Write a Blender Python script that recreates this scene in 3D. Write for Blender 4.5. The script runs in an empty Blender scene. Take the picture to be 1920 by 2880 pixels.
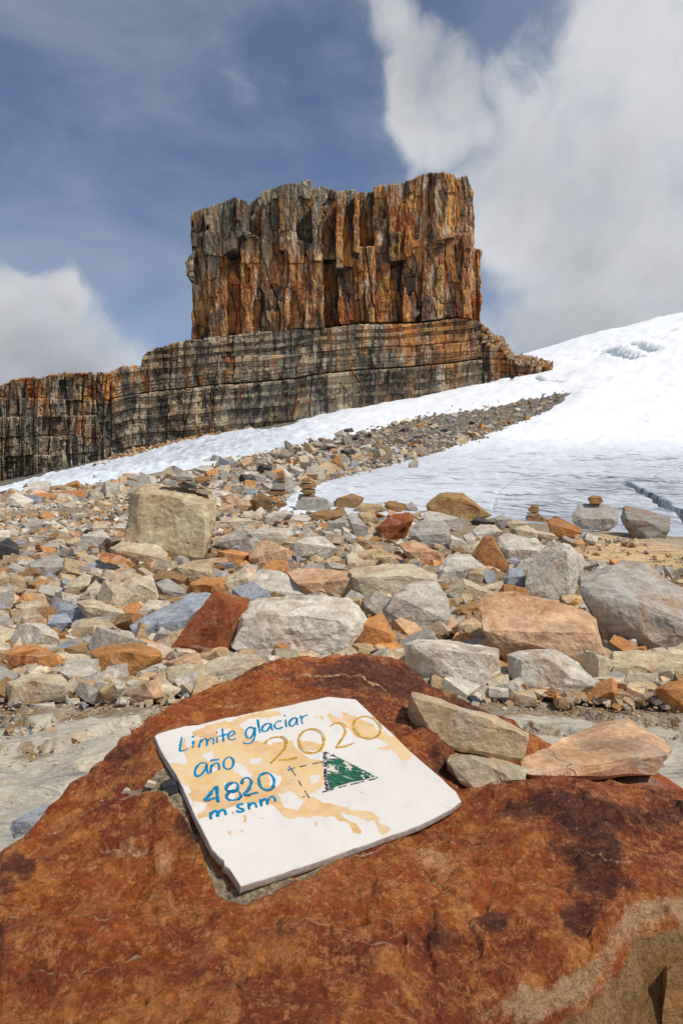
import bpy, bmesh, math, random
import numpy as np
from mathutils import Vector

random.seed(7)
rng = np.random.default_rng(7)
sc = bpy.context.scene
col = sc.collection
F = 1437.0            # focal length in reading units (picture 1568 x 2352 of them)
CX, CY, EYE = 784.0, 1176.0, 1.0

# ------------------------------------------------------------------ camera
cd = bpy.data.cameras.new('camera'); cam = bpy.data.objects.new('camera', cd); col.objects.link(cam)
cam.location = (0, 0, EYE); cam.rotation_euler = (math.radians(90), 0, 0)
cd.sensor_fit = 'VERTICAL'; cd.sensor_height = 36; cd.sensor_width = 24
cd.lens = 36 * F / 2352.0; cd.clip_start = 0.02; cd.clip_end = 6000
sc.camera = cam
sc.view_settings.view_transform = 'Standard'; sc.view_settings.look = 'None'
sc.view_settings.exposure = -0.12; sc.view_settings.gamma = 1.0
sc.view_settings.use_curve_mapping = False
sc.render.engine = 'CYCLES'
sc.cycles.use_denoising = True
sc.cycles.max_bounces = 6

SUN_AZ, SUN_EL = 122.0, 54.0      # azimuth clockwise from the view direction (+Y)
# ------------------------------------------------------------------ node helper
class NT:
    def __init__(s, tree): s.t = tree
    def n(s, kind, **kw):
        nd = s.t.nodes.new(kind)
        for k, v in kw.items(): setattr(nd, k, v)
        return nd
    def link(s, a, b): s.t.links.new(a, b)
    def _set(s, sock, v):
        if isinstance(v, bpy.types.NodeSocket): s.link(v, sock)
        else: sock.default_value = v
    def m(s, op, a, b=None, c=None, clamp=False):
        nd = s.n('ShaderNodeMath', operation=op); nd.use_clamp = clamp
        s._set(nd.inputs[0], a)
        if b is not None: s._set(nd.inputs[1], b)
        if c is not None: s._set(nd.inputs[2], c)
        return nd.outputs[0]
    def vm(s, op, a, b=None):
        nd = s.n('ShaderNodeVectorMath', operation=op); s._set(nd.inputs[0], a)
        if b is not None: s._set(nd.inputs[1], b)
        return nd.outputs[0]
    def ss(s, x, lo, hi, a=0.0, b=1.0):
        nd = s.n('ShaderNodeMapRange', interpolation_type='SMOOTHSTEP')
        s._set(nd.inputs['Value'], x); nd.inputs['From Min'].default_value = lo; nd.inputs['From Max'].default_value = hi
        nd.inputs['To Min'].default_value = a; nd.inputs['To Max'].default_value = b
        return nd.outputs[0]
    def noise(s, vec, scale, detail=4, rough=0.55, dist=0.0, out=0):
        nd = s.n('ShaderNodeTexNoise'); s._set(nd.inputs['Vector'], vec)
        nd.inputs['Scale'].default_value = scale; nd.inputs['Detail'].default_value = detail
        nd.inputs['Roughness'].default_value = rough; nd.inputs['Distortion'].default_value = dist
        return nd.outputs[out]
    def mix(s, f, a, b, mode='MIX'):
        nd = s.n('ShaderNodeMix', data_type='RGBA', blend_type=mode)
        s._set(nd.inputs[0], f); 
        for i, v in ((6, a), (7, b)):
            if isinstance(v, (tuple, list)) and len(v) == 3: v = (*v, 1)
            s._set(nd.inputs[i], v)
        return nd.outputs[2]
    def attr(s, name, typ='GEOMETRY', out='Fac'):
        nd = s.n('ShaderNodeAttribute', attribute_name=name, attribute_type=typ); return nd.outputs[out]
    def val(s, f, lo, hi):
        """grey value multiplier as colour"""
        v = s.ss(f, 0.3, 0.7, lo, hi)
        c = s.n('ShaderNodeCombineColor'); 
        for i in range(3): s.link(v, c.inputs[i])
        return c.outputs[0]
    def scalev(s, vec, xyz):
        nd = s.n('ShaderNodeMapping'); s._set(nd.inputs['Vector'], vec); nd.inputs['Scale'].default_value = xyz
        return nd.outputs[0]

# ------------------------------------------------------------------ world sky with clouds
w = bpy.data.worlds.new('World'); sc.world = w; w.use_nodes = True
w.node_tree.nodes.clear(); W = NT(w.node_tree)
sky = W.n('ShaderNodeTexSky', sky_type='NISHITA'); sky.sun_disc = False
sky.sun_elevation = math.radians(SUN_EL); sky.sun_rotation = math.radians(SUN_AZ)
sky.altitude = 4000; sky.air_density = 1.0; sky.dust_density = 0.6; sky.ozone_density = 2.0
tc = W.n('ShaderNodeTexCoord'); D = tc.outputs['Generated']
sep = W.n('ShaderNodeSeparateXYZ'); W.link(D, sep.inputs[0])
def warp_by(vec, scale, amt, det):
    c_ = W.vm('SUBTRACT', W.noise(vec, scale, det, .6, out=1), (.5, .5, .5)); return W.vm('ADD', vec, W.vm('MULTIPLY', c_, (amt, amt, amt)))
DW = W.vm('NORMALIZE', warp_by(warp_by(D, 3.2, .30, 3), 9.0, .10, 6))
def blob(az, el, ra, soft=1.0):
    """1 at the direction (degrees), falling to 0 at angular radius ra"""
    a, e = math.radians(az), math.radians(el)
    d = W.n('ShaderNodeVectorMath', operation='DOT_PRODUCT'); W.link(DW, d.inputs[0])
    d.inputs[1].default_value = (math.sin(a) * math.cos(e), math.cos(a) * math.cos(e), math.sin(e))
    return W.ss(d.outputs['Value'], math.cos(math.radians(ra)), math.cos(math.radians(ra * (1 - soft))))
def msum(L):
    r = L[0]
    for x in L[1:]: r = W.m('ADD', r, x)
    return r
def mmax(L):
    r = L[0]
    for x in L[1:]: r = W.m('MAXIMUM', r, x)
    return r
right = mmax([blob(30, 26, 23, .6), blob(34, 8, 30, .6), blob(21, 12, 15, .7), blob(26, 32, 16, .6), blob(60, 30, 40, .3), blob(6.5, 38.5, 5.5, .9), blob(9, 34, 5.5, .9), blob(12.5, 27, 8, .9), blob(15, 7, 10, .8)])
right = W.m('SUBTRACT', right, W.m('MULTIPLY', blob(13.5, 39.5, 7.5, .8), .95))
left = mmax([blob(-29, 3, 19, .45), blob(-27, 15, 7, .6), blob(-60, 10, 34, .4)])
back = W.m('MULTIPLY', W.ss(sep.outputs['Y'], 0.1, -0.5), 0.36)
bias = mmax([right, left, back])
nz = W.noise(D, 2.6, 9, .56, .25); nf = W.noise(W.vm('ADD', D, (3, 7, 1)), 9, 6, .6, .3)
dens = W.m('ADD', bias, W.m('ADD', W.m('MULTIPLY', W.m('SUBTRACT', nz, .5), 1.5), W.m('MULTIPLY', W.m('SUBTRACT', nf, .5), 1.1)))
mask = W.ss(dens, .18, 1.12)
wisp = W.m('MULTIPLY', W.ss(W.noise(W.scalev(D, (1.2, 1.2, 3.5)), 2.2, 7, .55, .6), .28, .70), .52)
cshade = W.noise(W.vm('ADD', D, (1.3, 0.2, 5)), 3.2, 7, .55, .2)
core = W.ss(dens, .5, 1.35)              # thick middles are greyer than the thin lit rims
lowgrey = W.ss(sep.outputs['Z'], 0.42, 0.02)
greyf = W.m('ADD', W.m('MULTIPLY', core, .30), W.m('ADD', W.m('MULTIPLY', lowgrey, .42), W.m('MULTIPLY', W.m('SUBTRACT', cshade, .5), 2.3)), clamp=True)
ccol = W.mix(greyf, (7.4, 7.5, 7.8), (3.1, 3.3, 3.7))
skyc = W.mix(1.0, sky.outputs[0], (1.95, 1.72, 1.55), 'MULTIPLY')
skyw = W.mix(wisp, skyc, (4.2, 4.7, 5.6))
fin = W.mix(mask, skyw, ccol)
bg = W.n('ShaderNodeBackground'); bg.inputs['Strength'].default_value = 0.10
W.link(fin, bg.inputs['Color'])
wo = W.n('ShaderNodeOutputWorld'); W.link(bg.outputs[0], wo.inputs['Surface'])

sl = bpy.data.lights.new('sun', 'SUN'); sl.energy = 3.95; sl.angle = math.radians(3.5); sl.color = (1, .95, .87)
so = bpy.data.objects.new('sun', sl); col.objects.link(so)
a, e = math.radians(SUN_AZ), math.radians(SUN_EL)
sdir = Vector((math.sin(a) * math.cos(e), math.cos(a) * math.cos(e), math.sin(e)))
so.rotation_euler = sdir.to_track_quat('Z', 'Y').to_euler()

# ------------------------------------------------------------------ numpy noise
_P = np.random.default_rng(11).integers(0, 2**31, 4096)
def _h(ix, iy, iz, s):
    h = (ix * 374761393 + iy * 668265263 + iz * 2147483647 + s * 1274126177) & 0xffffffff
    h = ((h ^ (h >> 13)) * 1103515245) & 0xffffffff
    h = (h ^ (h >> 16)) & 0xffffffff
    return h
def hash1(i, s=0):
    i = np.asarray(i).astype(np.int64)
    return (_h(i, i * 0 + 17, i * 0 + 5, s) & 0xffff) / 65535.0
def hash2(i, j, s=0):
    i = np.asarray(i).astype(np.int64); j = np.asarray(j).astype(np.int64)
    return (_h(i, j, i * 0 + 5, s) & 0xffff) / 65535.0
def vnoise(p, s=0):
    """value noise, p (N,3) -> (-1..1)"""
    f = np.floor(p); i = f.astype(np.int64); t = p - f; t = t * t * t * (t * (t * 6 - 15) + 10)
    out = 0
    for dx in (0, 1):
        wx = t[:, 0] if dx else 1 - t[:, 0]
        for dy in (0, 1):
            wy = t[:, 1] if dy else 1 - t[:, 1]
            for dz in (0, 1):
                wz = t[:, 2] if dz else 1 - t[:, 2]
                out = out + wx * wy * wz * ((_h(i[:, 0] + dx, i[:, 1] + dy, i[:, 2] + dz, s) & 0xffff) / 32767.5 - 1)
    return out
_ROT = np.array([[.36, .48, -.8], [-.8, .6, 0], [.48, .64, .6]])
def fbm(p, o=4, s=0, g=0.5):
    p = np.asarray(p, float); r = 0; a = 1; t = 0
    for k in range(o):
        r = r + a * vnoise(p, s + k); t += a; a *= g; p = p @ _ROT.T * 2.03 + 13.7
    return r / t * 1.6
def sm(x, lo, hi):
    t = np.clip((x - lo) / (hi - lo), 0, 1); return t * t * (3 - 2 * t)
def polydist(px, py, poly, closed=True):
    """distance to polyline; and inside mask if closed"""
    P = np.asarray(poly, float); n = len(P); best = np.full(px.shape, 1e18); ins = np.zeros(px.shape, bool)
    for i in range(n if closed else n - 1):
        x1, y1 = P[i]; x2, y2 = P[(i + 1) % n]
        dx, dy = x2 - x1, y2 - y1; L = dx * dx + dy * dy + 1e-12
        t = np.clip(((px - x1) * dx + (py - y1) * dy) / L, 0, 1)
        best = np.minimum(best, (px - x1 - t * dx) ** 2 + (py - y1 - t * dy) ** 2)
        if closed:
            c = ((y1 > py) != (y2 > py)) & (px < dx * (py - y1) / (dy if dy else 1e-9) + x1)
            ins ^= c
    d = np.sqrt(best)
    return np.where(ins, -d, d) if closed else d

# ------------------------------------------------------------------ mesh helpers
def mesh_np(name, V, Fq, smooth=True):
    me = bpy.data.meshes.new(name); V = np.asarray(V, np.float32); Fq = np.asarray(Fq, np.int32)
    k = Fq.shape[1]
    me.vertices.add(len(V)); me.vertices.foreach_set('co', V.ravel())
    me.loops.add(Fq.size); me.loops.foreach_set('vertex_index', Fq.ravel())
    me.polygons.add(len(Fq)); me.polygons.foreach_set('loop_start', np.arange(0, Fq.size, k, dtype=np.int32))
    me.polygons.foreach_set('use_smooth', np.full(len(Fq), smooth))
    me.update(calc_edges=True); me.validate()
    return me
def vattr(me, name, arr):
    arr = np.asarray(arr, np.float32)
    if arr.ndim == 2:
        at = me.color_attributes.new(name, 'FLOAT_COLOR', 'POINT')
        if arr.shape[1] == 3: arr = np.concatenate([arr, np.ones((len(arr), 1), np.float32)], 1)
        at.data.foreach_set('color', arr.ravel())
    else:
        at = me.attributes.new(name, 'FLOAT', 'POINT'); at.data.foreach_set('value', arr)
def obj(name, me, mat=None, parent=None, label=None, cat=None, group=None, kind=None, loc=None):
    o = bpy.data.objects.new(name, me); col.objects.link(o)
    if mat is not None and me is not None and not me.materials: me.materials.append(mat)
    if parent is not None: o.parent = parent
    if loc is not None: o.location = loc
    if label: o['label'] = label
    if cat: o['category'] = cat
    if group: o['group'] = group
    if kind: o['kind'] = kind
    return o
def grid_faces(nr, nc):
    i = np.arange(nr - 1)[:, None] * nc + np.arange(nc - 1)[None, :]
    i = i.ravel(); return np.stack([i, i + 1, i + nc + 1, i + nc], 1)
def mat_new(name):
    m = bpy.data.materials.new(name); m.use_nodes = True; m.node_tree.nodes.clear()
    N = NT(m.node_tree); b = N.n('ShaderNodeBsdfPrincipled'); o = N.n('ShaderNodeOutputMaterial')
    N.link(b.outputs[0], o.inputs[0]); b.inputs['Roughness'].default_value = .85
    b.inputs['Specular IOR Level'].default_value = .14
    return m, N, b
def bump(N, b, h, strength=.5, dist=.02, prev=None):
    nd = N.n('ShaderNodeBump'); nd.inputs['Strength'].default_value = strength; nd.inputs['Distance'].default_value = dist
    N.link(h, nd.inputs['Height'])
    if prev is not None: N.link(prev, nd.inputs['Normal'])
    N.link(nd.outputs[0], b.inputs['Normal']); return nd.outputs[0]

# ------------------------------------------------------------------ the lie of the land
YS = [0.3, .5, 1, 2, 3.2, 4, 5, 6, 8, 10, 12, 15, 20, 30, 50, 80, 120, 180, 280, 450]
fl = [CY + F / y for y in YS[:5]]
TAB = {
 -900: fl + [1525, 1440, 1382, 1295, 1245, 1215, 1198, 1186, 1180, 1180, 1180, 1180, 1180, 1180, 1180],
 -400: fl + [1525, 1440, 1380, 1290, 1235, 1200, 1180, 1168, 1160, 1155, 1150, 1147, 1145, 1143, 1140],
 0:    fl + [1525, 1437, 1370, 1280, 1222, 1187, 1168, 1158, 1150, 1143, 1135, 1127, 1120, 1112, 1105],
 300:  fl + [1522, 1435, 1368, 1278, 1218, 1180, 1160, 1147, 1132, 1115, 1095, 1075, 1055, 1032, 1020],
 600:  fl + [1522, 1433, 1366, 1272, 1212, 1176, 1155, 1138, 1112, 1080, 1045, 1020, 998, 977, 960],
 900:  fl + [1522, 1433, 1362, 1268, 1208, 1180, 1165, 1145, 1105, 1058, 1010, 980, 952, 924, 900],
 1250: fl + [1524, 1436, 1366, 1275, 1222, 1205, 1195, 1165, 1105, 1045, 990, 948, 902, 848, 800],
 1568: fl + [1526, 1440, 1375, 1290, 1245, 1242, 1234, 1205, 1142, 1062, 985, 920, 855, 787, 722],
 2100: fl + [1528, 1445, 1385, 1310, 1270, 1262, 1250, 1220, 1150, 1060, 960, 880, 795, 710, 630],
 2700: fl + [1528, 1448, 1390, 1320, 1285, 1275, 1262, 1230, 1155, 1060, 950, 860, 765, 670, 580],
}
_us = np.array(sorted(TAB)); _T = np.array([TAB[u] for u in _us], float); _ly = np.log(YS)
_UF = np.linspace(-900, 2700, 181); _LF = np.linspace(_ly[0], _ly[-1], 240)
_tmp = np.array([np.interp(_LF, _ly, r) for r in _T])              # heights interpolated against log distance
_TF = np.array([np.interp(_UF, _us, _tmp[:, j]) for j in range(len(_LF))]).T
_S = (_TF - CY) * np.exp(_LF)[None, :]                              # smooth in height space
def _blur(a, ax, n, r):
    k = np.exp(-0.5 * (np.arange(-n, n + 1) / r) ** 2); k /= k.sum()
    pad = [(0, 0), (0, 0)]; pad[ax] = (n, n); b = np.pad(a, pad, mode='reflect', reflect_type='odd')
    return np.apply_along_axis(lambda v: np.convolve(v, k, 'valid'), ax, b)
_S = _blur(_blur(_TF, 0, 16, 6), 1, 6, 2.2); _TF = _S
def base_v(u, y):
    fu = np.clip((np.asarray(u, float) - _UF[0]) / (_UF[1] - _UF[0]), 0, len(_UF) - 1.001)
    fy = np.clip((np.log(y) - _LF[0]) / (_LF[1] - _LF[0]), 0, len(_LF) - 1.001)
    i = fu.astype(int); j = fy.astype(int); a = fu - i; b = fy - j
    return (_TF[i, j] * (1 - a) * (1 - b) + _TF[i + 1, j] * a * (1 - b) + _TF[i, j + 1] * (1 - a) * b + _TF[i + 1, j + 1] * a * b)
def base_z(x, y):
    return EYE + (CY - base_v(CX + np.asarray(x, float) / y * F, y)) / F * y
_yy = np.exp(np.linspace(math.log(.5), math.log(440), 1200))
def inv_y(u, v):
    """distance at which the ground is met along a line of sight"""
    c = base_v(np.full(_yy.shape, float(u)), _yy); k = np.nonzero(c <= v)[0]
    return float(_yy[k[0]]) if len(k) else 440.0
def pt(u, v, d): return np.array([(u - CX) / F * d, d, EYE + (CY - v) / F * d])

def small_relief(x, y):
    """bumps of the bare ground"""
    p = np.stack([x, y, y * 0], 1)
    am = np.clip(y * .006, .006, .5) + sm(y, 12, 40) * .1
    z = fbm(p * .55, 3, 3) * .05 * sm(y, 1, 4) + fbm(p * np.array([2.2, 3.5, 1]), 4, 9) * am * .6
    # bedrock slabs near the boulder: low ledges running across
    q = (p[:, 1] * 2.2 + p[:, 0] * .5 + fbm(p * 1.3, 4, 21) * 1.3) ; f = q - np.floor(q)
    z += (sm(f, .0, .07) - f) * .045 * (1 - sm(y, 3.0, 3.8))
    z -= .035 * sm(np.abs(x + .95), .5, .0) * sm(y, 2.4, 2.9) * 0
    return z

# ------------------------------------------------------------------ materials
def stone_material(name, src, world=False):
    """broken quartzite: tinted per stone, rust staining, veins, lichen grey, grain"""
    m, N, b = mat_new(name)
    tcn = N.n('ShaderNodeTexCoord'); oi = N.n('ShaderNodeObjectInfo')
    if world:
        P = N.vm('ADD', tcn.outputs['Object'], (0, 0, 0)); base = N.attr('col', out='Color'); rust = N.attr('rust')
    else:
        off = N.n('ShaderNodeCombineXYZ'); r = N.m('MULTIPLY', oi.outputs['Random'], 57.0)
        N.link(r, off.inputs[0]); N.link(N.m('MULTIPLY', oi.outputs['Random'], 31.0), off.inputs[1])
        P = N.vm('ADD', tcn.outputs['Object'], off.outputs[0]); base = oi.outputs['Color']; rust = N.attr('rust', 'OBJECT')
    big = N.noise(P, 2.4, 7, .68, .4); med = N.noise(P, 9, 8, .72, .2); fine = N.noise(P, 60, 6, .8); 
    lay = N.noise(N.scalev(P, (2.2, 3.4, 9)), 2.2, 7, .7, .3)
    c = N.mix(1.0, base, N.val(med, .74, 1.22), 'MULTIPLY')
    c = N.mix(1.0, c, N.val(lay, .80, 1.18), 'MULTIPLY')
    # warm iron film and pale scars
    warm = N.m('MULTIPLY', N.ss(big, .46, .68), N.m('ADD', N.m('MULTIPLY', rust, .9), .22), clamp=True)
    c = N.mix(warm, c, N.mix(.75, c, (.42, .20, .07)))
    deep = N.m('MULTIPLY', N.ss(N.noise(N.vm('ADD', P, (9, 4, 2)), 3.1, 7, .65, .8), .52, .68), rust, clamp=True)
    c = N.mix(deep, c, (.20, .055, .018))
    pale = N.m('MULTIPLY', N.ss(N.noise(N.vm('ADD', P, (2, 8, 5)), 4.2, 6, .6, 1.0), .56, .70), .5)
    c = N.mix(pale, c, N.mix(.6, c, (.58, .56, .52)))
    grey = N.m('MULTIPLY', N.ss(N.noise(N.vm('ADD', P, (5, 1, 7)), 5.2, 8, .7, .3), .56, .66), .5)
    c = N.mix(grey, c, N.mix(.7, c, (.10, .10, .095)))
    vor = N.n('ShaderNodeTexVoronoi', feature='DISTANCE_TO_EDGE'); vor.inputs['Scale'].default_value = 3.0
    warp = N.vm('ADD', P, N.vm('MULTIPLY', N.noise(P, 3.5, 5, .6, out=1), (.35, .35, .35))); N.link(warp, vor.inputs['Vector'])
    crack = N.m('MULTIPLY', N.ss(vor.outputs['Distance'], .012, .0), N.ss(big, .44, .56))
    c = N.mix(N.m('MULTIPLY', crack, .3), c, (.05, .035, .025))
    c = N.mix(1.0, c, N.val(fine, .72, 1.22), 'MULTIPLY')
    if not world:      # streaks of iron following the bedding on the larger stones
        bd = N.noise(N.scalev(P, (9, 3, 1.2)), 1, 6, .65, .4); c = N.mix(N.m('MULTIPLY', N.m('MULTIPLY', N.ss(bd, .52, .62), N.ss(big, .40, .56)), N.m('ADD', N.m('MULTIPLY', rust, .6), .12)), c, (.36, .15, .045))
    N.link(c, b.inputs['Base Color'])
    h = N.m('ADD', N.m('MULTIPLY', med, .45), N.m('ADD', N.m('MULTIPLY', lay, .45), N.m('MULTIPLY', fine, .10)))
    h = N.m('ADD', N.m('SUBTRACT', h, N.m('MULTIPLY', crack, .25)), N.m('MULTIPLY', N.noise(P, 26, 6, .7), .5))
    bump(N, b, h, .7, .016)
    return m
M_STONE = stone_material('broken_stone', 'obj')
M_RUBBLE = stone_material('rubble_stone', 'attr', world=True)

def ground_material():
    m, N, b = mat_new('scree_ground')
    P = N.n('ShaderNodeTexCoord').outputs['Object']
    rub = N.attr('rub')     # 0 bare slab, 1 gravelly scree
    med = N.noise(P, 1.7, 7, .62, .6); fine = N.noise(P, 45, 6, .75); lay = N.noise(N.scalev(P, (1.2, 4, 4)), 1.6, 8, .65, .8)
    slab = N.mix(N.ss(med, .38, .62), (.56, .49, .37), (.44, .40, .32))
    slab = N.mix(N.m('MULTIPLY', N.ss(lay, .54, .66), .75), slab, (.17, .155, .14))
    slab = N.mix(N.m('MULTIPLY', N.ss(N.noise(P, 2.6, 6, .6), .56, .7), .6), slab, (.42, .25, .12))
    cn = N.noise(N.scalev(P, (1.3, 3.2, 3)), 1.1, 9, .7, 1.2); slab = N.mix(N.m('MULTIPLY', N.ss(N.m('ABSOLUTE', N.m('SUBTRACT', cn, .5)), .012, .0), .7), slab, (.12, .10, .08)); slab = N.mix(1.0, slab, N.val(fine, .78, 1.15), 'MULTIPLY')
    slab = N.mix(N.attr('warm'), slab, N.mix(N.ss(lay, .42, .62), (.58, .42, .22), (.36, .23, .12)))
    gv = N.n('ShaderNodeTexVoronoi'); gv.inputs['Scale'].default_value = 26; N.link(P, gv.inputs['Vector'])
    g2 = N.n('ShaderNodeTexVoronoi'); g2.inputs['Scale'].default_value = 60; N.link(P, g2.inputs['Vector'])
    r1 = N.n('ShaderNodeValToRGB'); cr = r1.color_ramp; sepc = N.n('ShaderNodeSeparateColor'); N.link(gv.outputs['Color'], sepc.inputs[0])
    N.link(sepc.outputs[0], r1.inputs[0]); cr.interpolation = 'CONSTANT'
    cols = [(.36, .28, .18), (.42, .36, .27), (.30, .17, .08), (.27, .26, .24), (.46, .42, .35), (.33, .22, .12)]
    cr.elements[0].color = (*cols[0], 1); cr.elements[1].position = .9; cr.elements[1].color = (*cols[1], 1)
    for i, cc in enumerate(cols[2:]): el = cr.elements.new(.18 + .18 * i); el.color = (*cc, 1)
    grav = N.mix(.45, r1.outputs[0], (.23, .155, .085)); grav = N.mix(1.0, grav, N.val(fine, .75, 1.15), 'MULTIPLY')
    nb = N.m('ADD', rub, N.m('MULTIPLY', N.m('SUBTRACT', N.noise(P, 3.2, 6, .65), .5), 1.3))
    f = N.m('MULTIPLY', N.ss(nb, .45, .58), N.m('SUBTRACT', 1.0, N.attr('warm')))
    far_c = N.mix(N.ss(N.noise(N.scalev(P, (.12, .3, .3)), 1, 6, .65), .42, .6), (.17, .145, .11), (.105, .10, .095)); far_c = N.mix(N.ss(N.noise(P, 1.5, 6, .7), .52, .62), far_c, (.33, .29, .22))
    grav = N.mix(N.attr('far'), grav, far_c)
    N.link(N.mix(f, slab, grav), b.inputs['Base Color'])
    gh = N.m('MULTIPLY', N.m('SUBTRACT', 1.0, N.m('ADD', gv.outputs['Distance'], N.m('MULTIPLY', g2.outputs['Distance'], .5))), f)
    h = N.m('ADD', N.m('MULTIPLY', gh, .5), N.m('ADD', N.m('MULTIPLY', lay, 1.1), N.m('ADD', N.m('MULTIPLY', fine, .12), N.m('MULTIPLY', med, .5))))
    bump(N, b, h, .8, .03)
    return m

def ice_material():
    m, N, b = mat_new('glacier_ice')
    P = N.n('ShaderNodeTexCoord').outputs['Object']
    greyed = N.attr('greyed'); wall = N.attr('wall'); far = N.attr('far')
    q = N.scalev(P, (.42, 1.5, .5)); q2 = N.scalev(P, (1.1, 4.2, .5))
    big = N.noise(N.scalev(P, (.03, .09, .1)), 1, 4, .6)
    s1 = N.noise(N.vm('ADD', q, (2, 3, 0)), 1.0, 6, .68, .5); s2 = N.noise(q2, 1.3, 5, .6, .4)
    thr = N.m('SUBTRACT', .64, N.m('MULTIPLY', greyed, .125))
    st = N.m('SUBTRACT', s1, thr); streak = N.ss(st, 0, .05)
    st2 = N.ss(N.m('SUBTRACT', s2, N.m('SUBTRACT', .68, N.m('MULTIPLY', greyed, .145))), 0, .05)
    dirt = N.m('MULTIPLY', N.m('MAXIMUM', streak, N.m('MULTIPLY', st2, .8)), N.m('ADD', N.m('MULTIPLY', greyed, 1.1), .08), clamp=True)
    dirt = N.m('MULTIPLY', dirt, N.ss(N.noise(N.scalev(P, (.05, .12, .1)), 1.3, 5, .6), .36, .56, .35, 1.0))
    snow = N.mix(N.m('MULTIPLY', greyed, N.ss(big, .25, .75, .65, 1.0)), (.86, .87, .885), (.37, .405, .465))  # pale surface blended towards a darker grey-blue by the vertex mask
    c = N.mix(N.m('MULTIPLY', dirt, .95), snow, (.085, .09, .10))
    # blue glassy ice and layered dirt where the ice is cut open
    wl = N.noise(N.scalev(P, (.12, .12, 1.6)), 1.2, 7, .65, .8)
    wc = N.mix(N.ss(wl, .4, .62), (.70, .77, .79), (.84, .85, .86)); wc = N.mix(N.ss(wl, .60, .74), wc, (.22, .25, .26)); wc = N.mix(N.attr('deep'), wc, (.16, .24, .27))
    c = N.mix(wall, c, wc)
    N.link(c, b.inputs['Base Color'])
    b.inputs['Roughness'].default_value = .62; b.inputs['Specular IOR Level'].default_value = .25
    h = N.m('SUBTRACT', N.m('ADD', N.m('MULTIPLY', s2, .35), N.m('MULTIPLY', N.noise(N.scalev(P, (.4, 1, 1)), .9, 6, .6), .8)), N.m('MULTIPLY', dirt, .35))
    bump(N, b, h, .5, .25)
    return m
M_GROUND = ground_material(); M_ICE = ice_material()

def cliff_material():
    m, N, b = mat_new('stained_cliff')
    P = N.n('ShaderNodeTexCoord').outputs['Object']
    tcx = 0; og = N.attr('orange'); tint = N.attr('tint'); dk = N.attr('dark')
    v1 = N.noise(N.scalev(P, (.20, .20, .034)), 1, 6, .62, .35); v2 = N.noise(N.vm('ADD', N.scalev(P, (.42, .42, .045)), (7, 2, 4)), 1, 5, .6, .3)
    v3 = N.noise(N.vm('ADD', N.scalev(P, (.16, .16, .06)), (1, 9, 4)), 1, 6, .6, .8); pat = N.noise(P, .22, 7, .62, .7); fine = N.noise(P, 1.5, 6, .7)
    v4 = N.noise(N.vm('ADD', N.scalev(P, (.33, .33, .07)), (17, 12, 4)), 1, 6, .65, .3)
    v5 = N.noise(N.vm('ADD', N.scalev(P, (.11, .11, .045)), (21, 3, 14)), 1, 7, .62, .6)
    gr = N.mix(N.ss(tint, .1, .9), (.20, .145, .09), (.40, .30, .185))
    gr = N.mix(N.ss(v3, .44, .62), gr, (.205, .19, .155))
    orc = N.mix(N.ss(N.m('ADD', v3, N.m('MULTIPLY', tint, .2)), .45, .68), (.60, .285, .075), (.29, .098, .032))
    orc = N.mix(N.ss(pat, .54, .68), orc, (.56, .36, .15))
    ofac = N.ss(N.m('ADD', N.m('MULTIPLY', og, .62), N.m('MULTIPLY', N.m('SUBTRACT', v1, .5), 1.5)), .18, .42)
    c = N.mix(ofac, gr, orc)
    c = N.mix(N.m('MULTIPLY', N.ss(v4, .51, .64), .75), c, (.50, .42, .29))      # cream streaks
    c = N.mix(N.m('MULTIPLY', N.ss(pat, .60, .66), N.ss(v2, .45, .6)), c, (.24, .075, .035))
    blk = N.m('ADD', N.m('MULTIPLY', N.m('MULTIPLY', N.ss(v2, .54, .64), N.ss(v5, .40, .54)), .8), N.m('MULTIPLY', N.ss(v1, .57, .50), N.m('MULTIPLY', N.ss(pat, .42, .58), .0)))
    c = N.mix(blk, c, (.045, .042, .038))
    c = N.mix(N.m('MULTIPLY', N.m('MULTIPLY', N.ss(v5, .50, .60), N.ss(v4, .60, .48)), .85), c, (.062, .056, .05))
    c = N.mix(1.0, c, N.val(tint, .78, 1.18), 'MULTIPLY')
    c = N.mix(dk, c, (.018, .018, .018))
    c = N.mix(1.0, c, N.val(fine, .86, 1.12), 'MULTIPLY')
    # black water stains run down from the joints
    c = N.mix(N.m('MULTIPLY', N.m('MULTIPLY', N.ss(N.noise(N.vm('ADD', N.scalev(P, (.55, .55, .022)), (31, 5, 2)), 1, 4, .6), .56, .62), N.ss(v3, .60, .45)), .8), c, (.04, .037, .034))
    N.link(c, b.inputs['Base Color'])
    bump(N, b, N.m('ADD', N.m('MULTIPLY', pat, .5), N.m('ADD', N.m('MULTIPLY', fine, .25), N.m('MULTIPLY', v4, .2))), .6, .6)
    return m
M_CLIFF = cliff_material()

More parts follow.
